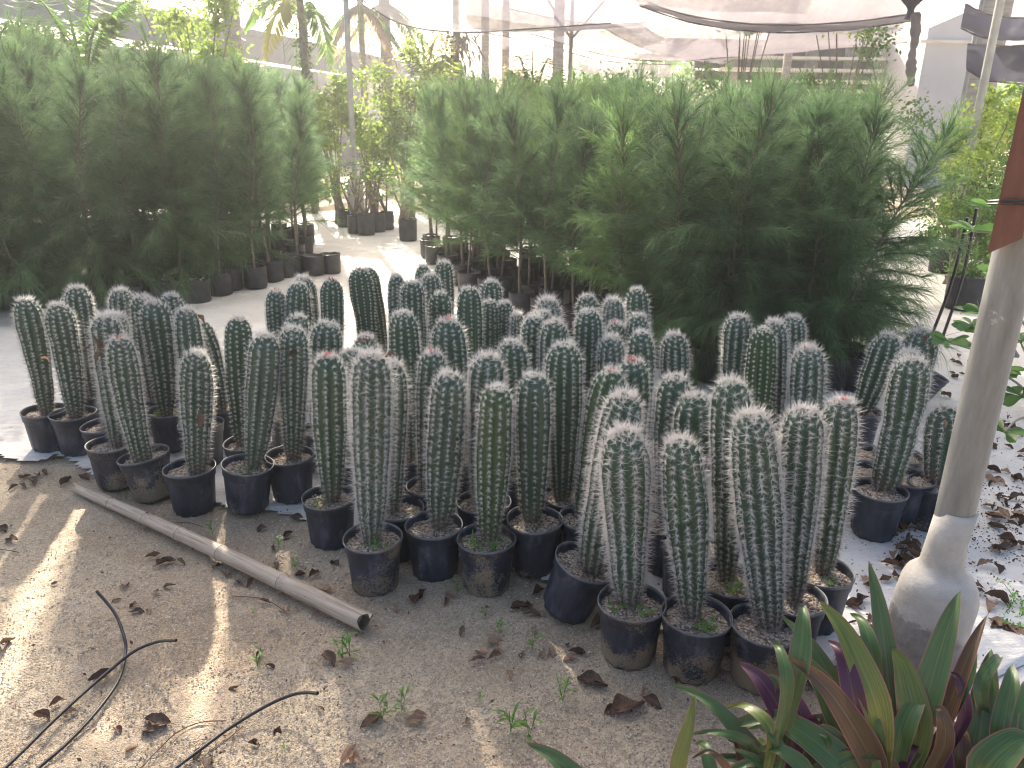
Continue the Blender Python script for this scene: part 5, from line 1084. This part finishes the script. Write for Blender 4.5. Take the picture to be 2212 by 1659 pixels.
ground_tube([(1210, 760), (1350, 770), (1430, 800), (1500, 850)], lambda i, n: .006, .0016, M['twig'], 'twig', 'thin dark twig among the leaves below the bamboo', 'twig', 'twigs on the sand')
ground_tube([(0, 515), (50, 522), (100, 532)], lambda i, n: .006, .0016, M['twig'], 'twig', 'thin twig at the left edge of the sand', 'twig', 'twigs on the sand')
ground_tube([(920, 375), (1000, 380), (1060, 400)], lambda i, n: .006, .0013, M['twig'], 'twig', 'pale twig under the clean front pot above the bamboo', 'twig', 'twigs on the sand')
def z3(x, y): return (796.3+.4*x, 531+.4*y)
for pts, dep, lb in (([(885, 640), (915, 540), (950, 470), (1000, 450), (1040, 500)], 3.5, 'black drip tube arching over two cacti at the rear centre'),
                     ([(1220, 650), (1245, 560), (1290, 510), (1350, 505), (1410, 560), (1430, 600)], 3.4, 'black drip tube looped over the crown of a cactus right of centre'),
                     ([(1250, 410), (1330, 400), (1400, 383), (1460, 388), (1520, 415)], 3.9, 'black drip tube resting on the rear tips right of centre'),
                     ([(870, 760), (900, 700), (930, 620), (940, 560)], 3.4, 'black drip tube rising between the centre cacti')):
    mb = MB(); tube(mb, smooth_pts([PD(*z3(x, y), dep) for x, y in pts], 24), .0032, 6); tag(mb.build('drip_tube', M['black']), lb, 'tube', 'black irrigation tubes')

# ================================================================== DRY LEAVES
def dry_leaf_mesh(seed, pale=False):
    r_ = np.random.default_rng(seed); L_ = 1.0; nu, nv = 9, 5; s = np.linspace(0, 1, nu)
    wd = r_.uniform(.32, .5)*np.sin(np.pi*np.clip(s, .03, .97)**.85); curl = r_.uniform(.6, 2.3); arch = r_.uniform(-.15, .35); tw = r_.uniform(-1.2, 1.2)
    V = []
    for i in range(nu):
        for j in range(nv):
            q = (j/(nv-1)-.5)*2; ang = q*curl; rw = wd[i]*.5; y = math.sin(ang)/max(curl, .3)*rw*2*.75; z = (1-math.cos(ang))/max(curl, .3)*rw*2*.9
            a = tw*(s[i]-.5); y, z = y*math.cos(a)-z*math.sin(a), y*math.sin(a)+z*math.cos(a)
            V.append((s[i]-.5, y+.06*math.sin(s[i]*5+seed), z+arch*4*s[i]*(1-s[i])*.35+r_.normal(0, .02)+.03*math.sin(j*2.6+s[i]*9+seed)))
    V = np.array(V); V[:, 2] -= V[:, 2].min(); mb = MB(); mb.add(V, grid_faces(nu, nv)); 
    tube(mb, [(-.72, .03*math.sin(seed), .02), (-.5, .06*math.sin(seed), V[:nv, 2].mean()), (0, V[22, 1], V[22, 2]+.006), (.45, V[42, 1], V[42, 2]+.006)], .012, 4)
    return mb.mesh('dry_leaf', M['dry_pale'] if pale else M['dry'])
DL = [dry_leaf_mesh(i) for i in range(8)]; DP = [dry_leaf_mesh(40+i, True) for i in range(4)]
random.seed(99)
def dleaf(px, py, size, label, pale=False, z=.002, tilt=.25, depth=None, group='dry leaves fallen on the sand', rz=None):
    p = at(px, py, z) if depth is None else PD(px, py, depth)
    if depth is None and p.y > np.interp(p.x, edge[:, 0], edge[:, 1]): p.z += .017
    o = link('dry_leaf', random.choice(DP if pale else DL)); o.location = p; o.scale = (size,)*3
    o.rotation_euler = (random.gauss(0, tilt), random.gauss(0, tilt), random.uniform(0, 6.28) if rz is None else rz); tag(o, label, 'leaf', group); return o
LV = [ # z4 coordinates, size, pale, label
 (130, 140, .10, 0, 'crumpled dark brown leaf on top of the heap at the left'), (170, 165, .11, 0, 'curled brown leaf in the middle of the heap at the left'), (120, 190, .09, 0, 'brown leaf at the front of the heap at the left'), (200, 130, .10, 0, 'brown leaf at the right side of the heap at the left'), (240, 115, .08, 0, 'thin leaf trailing right of the heap at the left'), (70, 195, .07, 0, 'small leaf left of the heap at the left'),
 (350, 165, .13, 0, 'long dark leaf beside the upper end of the bamboo'), (440, 145, .10, 0, 'dark leaf touching the white cloth edge near the bamboo'), (300, 45, .08, 0, 'brown leaf in front of the second pot from the left'),
 (15, 415, .09, 0, 'dark leaf at the left edge of the sand'), (65, 470, .11, 0, 'long curled dark leaf near the left edge of the sand'), (745, 408, .06, 1, 'tan leaf lying against the bamboo'), (400, 368, .02, 0, 'tiny dark scrap in the broad sun streak'),
 (800, 550, .08, 0, 'upper leaf of the dark cluster below the bamboo'), (850, 590, .10, 0, 'lower leaf of the dark cluster below the bamboo'), (880, 575, .08, 0, 'right leaf of the dark cluster below the bamboo'), (945, 585, .07, 0, 'narrow curled leaf standing right of the dark cluster'),
 (655, 715, .09, 0, 'brown leaf above the end of the first black tube'), (610, 785, .05, 0, 'small black leaf beside the first black tube'), (700, 815, .08, 0, 'curled leaf with a pale edge right of the first black tube'), (715, 850, .08, 0, 'brown leaf under the one with a pale edge'), (780, 845, .06, 1, 'pale narrow leaf in the second sun streak'),
 (885, 712, .07, 0, 'curled brown leaf at the top of the second sun streak'), (820, 745, .05, 1, 'reddish tan leaf by the second sun streak'), (285, 695, .04, 0, 'small dark crumpled leaf in the broad sun streak'), 
 (1130, 610, .08, 0, 'leaf leaning on the bamboo above the third sun streak'), (1180, 645, .08, 0, 'brown leaf beside the bamboo right of the third sun streak'), (1250, 690, .08, 0, 'dull brown leaf below the middle of the bamboo'), (1310, 695, .07, 0, 'standing curled leaf below the middle of the bamboo'), (1385, 790, .06, 0, 'drab leaf on the thin dark twig'), (1470, 750, .07, 1, 'light brown leaf close to the bamboo'), (1500, 830, .07, 1, 'pinkish leaf end in the group below the bamboo'), (1555, 830, .03, 1, 'small pink leaf below the bamboo'), (1650, 850, .05, 1, 'folded tan leaf near the lower part of the bamboo'),
 (1700, 728, .09, 1, 'orange-tan leaf on the upper side of the bamboo near its open end'), (1640, 650, .09, 0, 'curled leaf between the bamboo and the red-flowered pot'), (1570, 650, .08, 0, 'dark leaf behind the bamboo, middle'), (1450, 600, .08, 0, 'long dark leaf behind the bamboo'), (1750, 600, .07, 0, 'thin dark leaf just below the red-flowered pot'), (1500, 450, .09, 0, 'dark leaf behind the tilted pots near white chips'), (1560, 360, .10, 0, 'large dark leaf standing between two pots'), (1370, 410, .07, 0, 'brown leaf at the foot of the tilted blue-black pot'), (1430, 515, .07, 0, 'dark leaf right of the tilted blue-black pot'),
 (525, 1180, .10, 0, 'brown leaf under the crossing black tubes'), (300, 1320, .06, 0, 'dark crumbled leaf near the two tubes'), (370, 1375, .06, 1, 'pale broken leaf by the two tubes'), (215, 1400, .08, 0, 'earth-coloured leaf left of the two tubes'), (620, 1465, .05, 0, 'small dark leaf in a hollow right of the two tubes'), (820, 1420, .13, 0, 'large standing brown leaf between the tubes'), (790, 1460, .10, 0, 'flat brown leaf under the large standing one'), (690, 1560, .06, 1, 'small orange leaf below the large standing leaf'),
 (1720, 1095, .10, 0, 'tall dark curled leaf left of the weed clump'), (1810, 1120, .08, 1, 'pinkish leaf at the foot of the weed clump'), (1415, 1130, .05, 0, 'short dark leaf right of the small sprout'), (1350, 1085, .08, 0, 'dark leaf behind the small sprout'), (1220, 1245, .05, 0, 'small leaf above the single black tube'), (1450, 1470, .04, 0, 'thin black scrap right of the single tube'), (1330, 1530, .05, 0, 'small brown knot right of the single tube'), (1030, 1590, .06, 0, 'dark lump of leaf under the single tube'), (1090, 1640, .09, 0, 'grey-brown bark flake at the bottom edge'),
 (1825, 1595, .10, 1, 'pale crumpled leaf group near the bottom edge'), (1850, 1620, .07, 1, 'small pale leaf beside the crumpled one at the bottom'), (20, 1030, .09, 0, 'dark leaf at the left edge beside the sun streak'), (40, 1000, .07, 0, 'yellow-brown leaf at the left edge'), (500, 1215, .04, 1, 'yellow leaf scrap under the crossing tubes')]
for x, y, s_, pale, lb in LV: dleaf(*z4(x, y), s_*.64, lb, bool(pale))
def z5(x, y): return (531+.36*x, 1239+.36*y)
LV2 = [(1300, 345, .06, 0, 'small black leaf alone on the sand right of the bamboo'), (825, 415, .03, 0, 'tiny dark scrap right of the weed clump'), (1490, 410, .09, 1, 'pink flat leaf in front of the centre pots'), (1415, 475, .07, 1, 'pale curled leaf below the pink flat one'), (1395, 520, .08, 0, 'dark rolled leaf below the pink flat one'), (1490, 495, .08, 0, 'brown leaf right of the dark rolled one'), (1518, 462, .05, 1, 'small tan leaf touching the pink flat one'),
 (1580, 605, .06, 1, 'orange-brown leaf in the centre of the sand'), (2080, 660, .14, 0, 'big dark boat-shaped leaf left of the sand-coated pots'), (2120, 640, .08, 0, 'upright curl on the big boat-shaped leaf'), (1830, 475, .06, 1, 'small reddish leaf at the top of the right sun streak'), (1780, 500, .06, 1, 'tan leaf left of the right sun streak'), (1945, 520, .07, 1, 'tan leaf right of the right sun streak'), (1990, 475, .09, 0, 'dark leaf beside the sand-coated pot'), (1925, 430, .05, 0, 'small dark leaf below the steeply tilted pot'), (1660, 490, .05, 0, 'faint brown leaf below the short sprout'),
 (755, 890, .11, 0, 'large dark cupped leaf in the lower middle'), (1020, 885, .09, 1, 'pale yellow leaf in the lower middle'), (1045, 850, .06, 1, 'small pink leaf beside the pale yellow one'), (1325, 885, .04, 1, 'small brown leaf at the lower middle right'), (50, 1020, .05, 0, 'dark clump at the lower left of the middle'), (2195, 815, .08, 0, 'dark leaf under the oyster plant tips'), (450, 812, .04, 0, 'small dark scrap above the pale leaf group'), (185, 950, .05, 0, 'thin dark splinter near the single tube end'),
 (1640, 215, .12, 0, 'crumpled dark leaf left of the steeply tilted pot'), (1720, 250, .09, 0, 'reddish brown leaf left of the steeply tilted pot'), (1690, 200, .10, 0, 'dark leaf tucked behind the steeply tilted pot'), (1730, 345, .05, 1, 'small pale leaf below the steeply tilted pot'), (1030, 155, .13, 0, 'long dark leaf between two centre pots'), (1060, 125, .08, 0, 'dark leaf under the scarred cactus pot'), (900, 215, .07, 1, 'pink narrow leaf in front of the largest cactus pot'), (1230, 140, .08, 1, 'pink leaf at the foot of the grass-tufted pot'), (1200, 170, .06, 0, 'dark leaf left of the pink one at the grass-tufted pot'), (1750, 110, .10, 0, 'dark leaf against the glossy pebbly pot'), (2120, 310, .10, 0, 'dark leaf right of the steeply tilted pot')]
for x, y, s_, pale, lb in LV2: dleaf(*z5(x, y), s_*.64, lb, bool(pale))
def z6(x, y): return (1150+.4*x, 885+.4*y)
for x, y, s_, pale, lb in [(510, 1615, .17, 0, 'long flaking brown bark-like leaf in front of the oyster plant'), (655, 1580, .09, 0, 'dark leaf just above the longest oyster leaf'), (800, 1440, .10, 1, 'tan torn leaf between two sand-coated pots'), (770, 1460, .07, 0, 'dark leaf between two sand-coated pots'), (600, 1530, .07, 1, 'faded grey leaf in front of the sand-coated pots'), (975, 1590, .07, 0, 'dark leaf left of the purple oyster leaf')]:
    dleaf(*z6(x, y), s_*.64, lb, bool(pale))
# litter on the cloth round the post
spots = {'dark drift between the wide clean pot and the post foot': (1925, 1120, 2045, 1270, 34), 'brown drift on the cloth right of the post': (2130, 1020, 2260, 1200, 44),
         'scattered leaf on the cloth behind the post': (2040, 760, 2150, 870, 16), 'leaf among the pots at the far right cluster': (1990, 1000, 2120, 1090, 12), 'scattered leaf on the open cloth right of the post foot': (2100, 1180, 2240, 1400, 14),
         'leaf litter between the post foot and the oyster plant': (1840, 1260, 1930, 1420, 16), 'dark leaf in the gap behind the front right pots': (1790, 1380, 1880, 1500, 12), 'leaf under the right edge plant pot': (2120, 900, 2240, 1000, 14)}
for lb, (x0, y0, x1, y1, n) in spots.items():
    for k in range(n):
        x, y = random.uniform(x0, x1), random.uniform(y0, y1)
        dleaf(x, y, random.uniform(.04, .085), 'dry leaf in the '+lb if 'drift' in lb else lb, random.random() < .22, group=lb)
for px, py, dep, s_, lb in ((203, 752, 2.95, .10, 'long brown leaf hanging on the short thick spiny cactus'), (432, 905, 2.78, .06, 'brown leaf stuck on the side of the short front cactus'), (434, 690, 3.25, .05, 'small dry leaf caught on a cactus tip in the left cluster'),
                            (880, 618, 3.9, .06, 'curled brown leaf crowning a rear cactus by the path'), (786, 740, 2.95, .06, 'withered brown leaf on the low cactus behind the largest one'), (845, 770, 2.75, .06, 'dark leaf between the largest centre cactus and its neighbour'), (996, 712, 3.2, .05, 'brown leaf on the shoulder of the stout red-crowned cactus'),
                            (1144, 816, 2.6, .05, 'brown debris on the crown of the front centre cactus'), (1048, 824, 2.75, .03, 'small tan leaf on a spiky cactus in the centre'), (1773, 800, 3.1, .07, 'curled dry leaf on the shoulder of the pink-crowned cactus'), (1626, 780, 3.35, .05, 'brown scab leaf on the yellowish rear right cactus'),
                            (2003, 733, 3.5, .05, 'reddish leaf lying on the wide far right cactus'), (2040, 914, 2.9, .035, 'rust leaf on the stubby cactus by the post'), (630, 765, 2.9, .06, 'dead leaf at the neck of the straight cactus'), (96, 776, 3.1, .035, 'tan leaf between the two leftmost cacti')):
    dleaf(px, py, s_, lb, lb.startswith('small tan') or 'rust' in lb or 'tan leaf' in lb, depth=dep, tilt=.9, group='dry leaves caught on the cacti')
# fine crumbs of leaf, beyond counting
pts = [at(random.uniform(-40, 1900), random.uniform(1000, 1659)) for _ in range(500)]+[at(random.uniform(1820, 2212), random.uniform(900, 1450)) for _ in range(900)]+[at(random.uniform(1930, 2212), random.uniform(1050, 1230)) for _ in range(700)]
PP = np.array([(p.x, p.y, .006 if p.y < np.interp(p.x, edge[:, 0], edge[:, 1]) else .022) for p in pts])
mb = leaf_cloud(len(PP), lambda n, r_: PP, .012, .6, 3); mb.v[0][:, 2] = np.maximum(mb.v[0][:, 2], .003); tag(mb.build('leaf_crumbs', M['dry'], smooth=False), kind='stuff')

# ================================================================== WEEDS ON THE SAND
def sprout_mesh(seed, h=.09, n=7):
    r_ = random.Random(seed); mb = MB()
    for k in range(2):
        tx, ty = r_.uniform(-.3, .3)*h, r_.uniform(-.3, .3)*h; pts = smooth_pts([(0, 0, 0), (tx*.4, ty*.4, h*.5), (tx, ty, h)], 6); tube(mb, pts, .0011, 4)
        for i in range(n//2+1):
            q = pts[min(5, 1+i)]; a = r_.uniform(0, 6.28); l = h*r_.uniform(.35, .6); blade(mb, q, q+np.array([math.cos(a)*l, math.sin(a)*l, l*.25]), .009, .15, seg=4)
    return mb.mesh('sprout', M['weed'])
SPR = [sprout_mesh(i) for i in range(5)]
WD = [((1345, 1130), 'z4', 1.0, 'small green sprout with three leaves left of the weed clump'), ((1790, 1085), 'z4', 1.1, 'left stalk of the weed clump below the bamboo end'), ((1830, 1075), 'z4', 1.2, 'right stalk of the weed clump below the bamboo end'),
      ((1110, 440), 'z4', .9, 'thin grass sprout just above the bamboo'), ((1455, 500), 'z4', .9, 'small sprout between the bamboo and the red-flowered pot'), ((1540, 605), 'z4', .7, 'two-leaved seedling behind the bamboo'), ((660, 255), 'z4', .6, 'tiny green tuft beside the tilted muddy pot'), ((1330, 860), 'z4', .4, 'tiny pale sprout on the sand below the bamboo'),
      ((820, 870), 'z5', 1.2, 'tall green sprout beside the large dark cupped leaf'), ((935, 830), 'z5', 1.0, 'green sprout right of the large dark cupped leaf'), ((1590, 950), 'z5', 1.3, 'broad-leaved sprout in the lower centre right'), ((1700, 990), 'z5', 1.2, 'leaning long-leaved sprout beside the broad-leaved one'), ((1900, 760), 'z5', 1.1, 'sprout growing in the right sun streak'),
      ((1525, 350), 'z5', .7, 'small sprout in front of the grass-tufted pot'), ((1440, 240), 'z5', .6, 'round-leaved seedling in front of the grass-tufted pot'), ((1720, 450), 'z5', .9, 'yellowish sprout in front of the steeply tilted pot'), ((1270, 120), 'z5', .9, 'grass sprout between two centre pots'), ((1410, 750), 'z5', .4, 'tiny sprout in the centre of the sand'), ((230, 1060), 'z5', .4, 'tiny sprout at the lower left of the centre')]
for i, (q, f_, s_, lb) in enumerate(WD):
    p = at(*(z4 if f_ == 'z4' else z5)(*q)); o = link('weed', (SPR if i != 5 and i != 14 else RWEEDS)[i % (5 if i not in (5, 14) else 3)]); o.location = (p.x, p.y, -.002); o.scale = (s_*.75*(1 if i not in (5, 14) else 1.6),)*3
    o.rotation_euler[2] = i*1.7; tag(o, lb, 'weed', 'weed sprouts on the sand')
# trailing fine-leaved weed on the cloth at the right edge
e = empty('trailing_weed', tuple(at(2160, 1350, .02))); tag(e, 'fine-leaved bright green trailing weed on the cloth right of the post foot', 'weed'); mb = MB(); lf = []
for k in range(9):
    q = [Vector((random.gauss(0, .01), random.gauss(0, .01), 0))]; a = random.uniform(-.9, 1.0)
    for j in range(5): q.append(q[-1]+Vector((math.cos(a)*.05, math.sin(a)*.05, random.uniform(-.006, .012)))); a += random.uniform(-.5, .5)
    s_ = smooth_pts(q, 20); tube(mb, s_, .0012, 4); lf.append(s_)
mb.build('stem', M['twig'], e); lf = np.vstack(lf)
o = leaf_cloud(500, lambda n, r_: lf[r_.integers(0, len(lf), n)]+r_.normal(0, .007, (n, 3))*[1, 1, .5]+[0, 0, .006], .014, .45, 4).build('foliage', M['weed'], e, smooth=False); o['kind'] = 'stuff'

# ================================================================== OYSTER PLANT
def zo(x, y): return (1415.6+.36*x, 1150.3+.36*y)
def oyster_leaf(parent, root, base, tip, width, mat, face=1, arc=.06, tip_curl=0.0, twist=0.0, fold=.28):
    org = parent.location; P = smooth_pts([root, base, base.lerp(tip, .55)+Vector((0, 0, arc)), tip], 17)
    if tip_curl: 
        k_ = np.clip((np.arange(17)/16-.72)/.28, 0, 1)**2; P[:, 2] -= k_*tip_curl; 
    T = np.gradient(P, axis=0); T /= np.linalg.norm(T, axis=1)[:, None]; s = np.linspace(0, 1, 17); prof = np.clip(.5+1.25*s, 0, 1)*(1-np.clip((s-.38)/.62, 0, 1)**1.45)
    V = []
    for i in range(17):
        vd = np.array(tuple(C0))-P[i]; vd /= np.linalg.norm(vd); up = np.array([0, 0, 1.0]); n0 = vd*.75+up*.35
        sd_ = np.cross(T[i], n0); sd_ /= np.linalg.norm(sd_)+1e-9; nn = np.cross(sd_, T[i]); a = twist*(s[i]-.3); sd_, nn = sd_*math.cos(a)+nn*math.sin(a), nn*math.cos(a)-sd_*math.sin(a)
        for j in range(5):
            q = (j-2)/2; V.append(P[i]+sd_*q*width*.5*prof[i]+nn*abs(q)**1.4*width*.5*prof[i]*fold+nn*.0025*math.sin(s[i]*11+j))
    f_ = grid_faces(17, 5); f_ = f_ if face > 0 else f_[:, ::-1]
    V = np.array(V)-np.array(tuple(org)); me_b = MB(); me_b.add(V, f_); me = me_b.mesh('leaf', M[mat])
    # make the chosen side the front
    uvl = me.uv_layers.new(name='UVMap'); li = np.zeros(len(me.loops), np.int32); me.loops.foreach_get('vertex_index', li)
    uvl.data.foreach_set('uv', np.stack([(li % 5)/4, (li//5)/16], -1).ravel().astype(np.float32))
    return link('leaf', me, parent)
OY = [ # tip, base (zoom coords), width px, material, options
 ((1280, 170), (1420, 1150), 135, 'oy_g', {}), ((985, 410), (1330, 1060), 150, 'oy_y', {}), ((755, 500), (1180, 1130), 110, 'oy_g', {}), ((893, 440), (850, 850), 110, 'oy_g', {}), ((805, 750), (1290, 1350), 150, 'oy_b', {}),
 ((505, 780), (820, 1240), 140, 'oy_p', {}), ((100, 910), (660, 1420), 100, 'oy_g', dict(arc=.04)), ((240, 975), (140, 1480), 85, 'oy_y', dict(arc=.02)), ((415, 1160), (1150, 1420), 165, 'oy_g', dict(arc=.06)),
 ((1830, 345), (1600, 1080), 150, 'oy_g', dict(twist=.4)), ((2005, 470), (1700, 1200), 90, 'oy_b', dict(twist=.9)), ((1420, 690), (1560, 1200), 165, 'oy_y', {}), ((2015, 700), (1900, 1400), 170, 'oy_g', {}), ((2140, 790), (2080, 1250), 120, 'oy_g', {}),
 ((2230, 880), (2200, 1250), 120, 'oy_g', {}), ((1330, 1080), (1360, 1400), 165, 'oy_b', dict(tip_curl=.02)), ((1620, 975), (1480, 1220), 110, 'oy_g', dict(tip_curl=.01, twist=.8)), ((1710, 1080), (1450, 1340), 140, 'oy_p', dict(twist=.6)),
 ((1040, 650), (1200, 1020), 110, 'oy_p', {}), ((1170, 490), (1310, 780), 80, 'oy_g', {}), ((1150, 545), (1310, 700), 30, 'oy_p', {}), ((700, 660), (790, 950), 70, 'oy_g', dict(twist=.8)), ((680, 850), (800, 1170), 90, 'oy_g', {}), ((750, 890), (920, 1290), 110, 'oy_p', {}),
 ((610, 930), (800, 1080), 50, 'oy_g', {}), ((415, 1050), (700, 1200), 65, 'oy_y', dict(arc=.03)), ((205, 1210), (580, 1290), 55, 'oy_g', dict(arc=.02)), ((245, 1270), (340, 1440), 70, 'oy_g', {}), ((220, 1355), (440, 1430), 40, 'oy_b', {}), ((1820, 1170), (1790, 1440), 130, 'oy_b', {}),
 ((1775, 840), (1850, 1130), 65, 'oy_p', {}), ((2260, 1240), (1980, 1440), 190, 'oy_g', {}), ((1680, 1050), (1730, 1290), 85, 'oy_b', {}), ((2080, 750), (1950, 950), 70, 'oy_g', {}), ((1160, 835), (1110, 1090), 60, 'oy_b', {}), ((1910, 640), (1850, 930), 65, 'oy_g', {}),
 ((835, 700), (1250, 1440), 190, 'oy_g', {}), ((1320, 1300), (1420, 1460), 150, 'oy_b', {}), ((2240, 1020), (2100, 1300), 150, 'oy_g', {}), ((1180, 1000), (1330, 1250), 90, 'oy_g', {}), ((1560, 1280), (1600, 1440), 120, 'oy_g', {}), ((940, 1180), (1160, 1420), 130, 'oy_g', {}), ((1000, 900), (1190, 1150), 80, 'oy_g', {}),
 ((600, 1310), (900, 1450), 90, 'oy_g', {}), ((1700, 1260), (1720, 1450), 90, 'oy_p', {}), ((2080, 1150), (2030, 1430), 110, 'oy_p', {}), ((1480, 1000), (1450, 1300), 90, 'oy_g', {}), ((560, 1180), (760, 1330), 50, 'oy_g', {}), ((2180, 1230), (2060, 1420), 70, 'oy_b', {})]
pl = {}
for nm, px, lb in (('a', 1930, 'large clump of sword leaves, green above and purple below, at the lower right corner'), ('b', 1640, 'low left part clump of green sword leaves spreading over the sand'), ('c', 2200, 'clump of sword leaves cut off by the right edge below the post')):
    p = PD(px, 1760, 1.55); e = empty('oyster_plant', (p.x, p.y, 0)); tag(e, lb, 'plant', 'oyster plants in the foreground'); pl[nm] = e
    mb = MB()
    for k in range(6): a = k*1.05; tube(mb, smooth_pts([(0.03*math.cos(a), .03*math.sin(a), -.01), (.06*math.cos(a), .05*math.sin(a), .1), (.09*math.cos(a), .07*math.sin(a), .2)], 6), .011, 6)
    mb.build('stem', M['twig'], e)
for i, (tp, bs, wp, mm, kw) in enumerate(OY):
    rr = random.Random(i); dep = 1.46+.12*rr.random(); par = 'b' if bs[0] < 950 else ('c' if bs[0] > 1930 else 'a'); e = pl[par]
    base = PD(*zo(*bs), dep); tip = PD(*zo(*tp), dep+rr.uniform(-.02, .12)); root = base.lerp(e.location+Vector((0, 0, .10)), .45); root.z = min(root.z, base.z-.04)
    oyster_leaf(e, root, base, tip, wp*.36*dep/FPX*1.2, mm, **{**dict(arc=.03), **kw})
rf = random.Random(12)
for i in range(95):
    par, cxx, cyy = rf.choice([('a', 1930, 1640), ('a', 1880, 1700), ('b', 1690, 1690), ('c', 2150, 1640), ('b', 1620, 1720), ('b', 1740, 1720), ('a', 1800, 1660), ('c', 2100, 1720)]); a = rf.uniform(-2.9, .3)-.0; rl = rf.uniform(110, 210)
    bx, by = cxx+rf.uniform(-50, 50), cyy+rf.uniform(-10, 60); tx, ty = bx+math.cos(a)*rl*1.2, by+math.sin(a)*rl*.8
    dep = rf.uniform(1.5, 1.72); base = PD(bx, by, dep); tip = PD(tx, ty, dep+rf.uniform(-.05, .12)); e = pl[par]; root = base.lerp(e.location+Vector((0, 0, .1)), .4); root.z = min(root.z, base.z-.03)
    oyster_leaf(e, root, base, tip, rf.uniform(.03, .056), rf.choice(['oy_g', 'oy_g', 'oy_g', 'oy_p', 'oy_b', 'oy_y']), arc=rf.uniform(.01, .05), twist=rf.uniform(-.8, .8))
p0 = PD(1290, 1730, 1.5); oyster_leaf(pl['b'], PD(1340, 1790, 1.5), p0, PD(1138, 1604, 1.55), .05, 'oy_g', arc=.02)
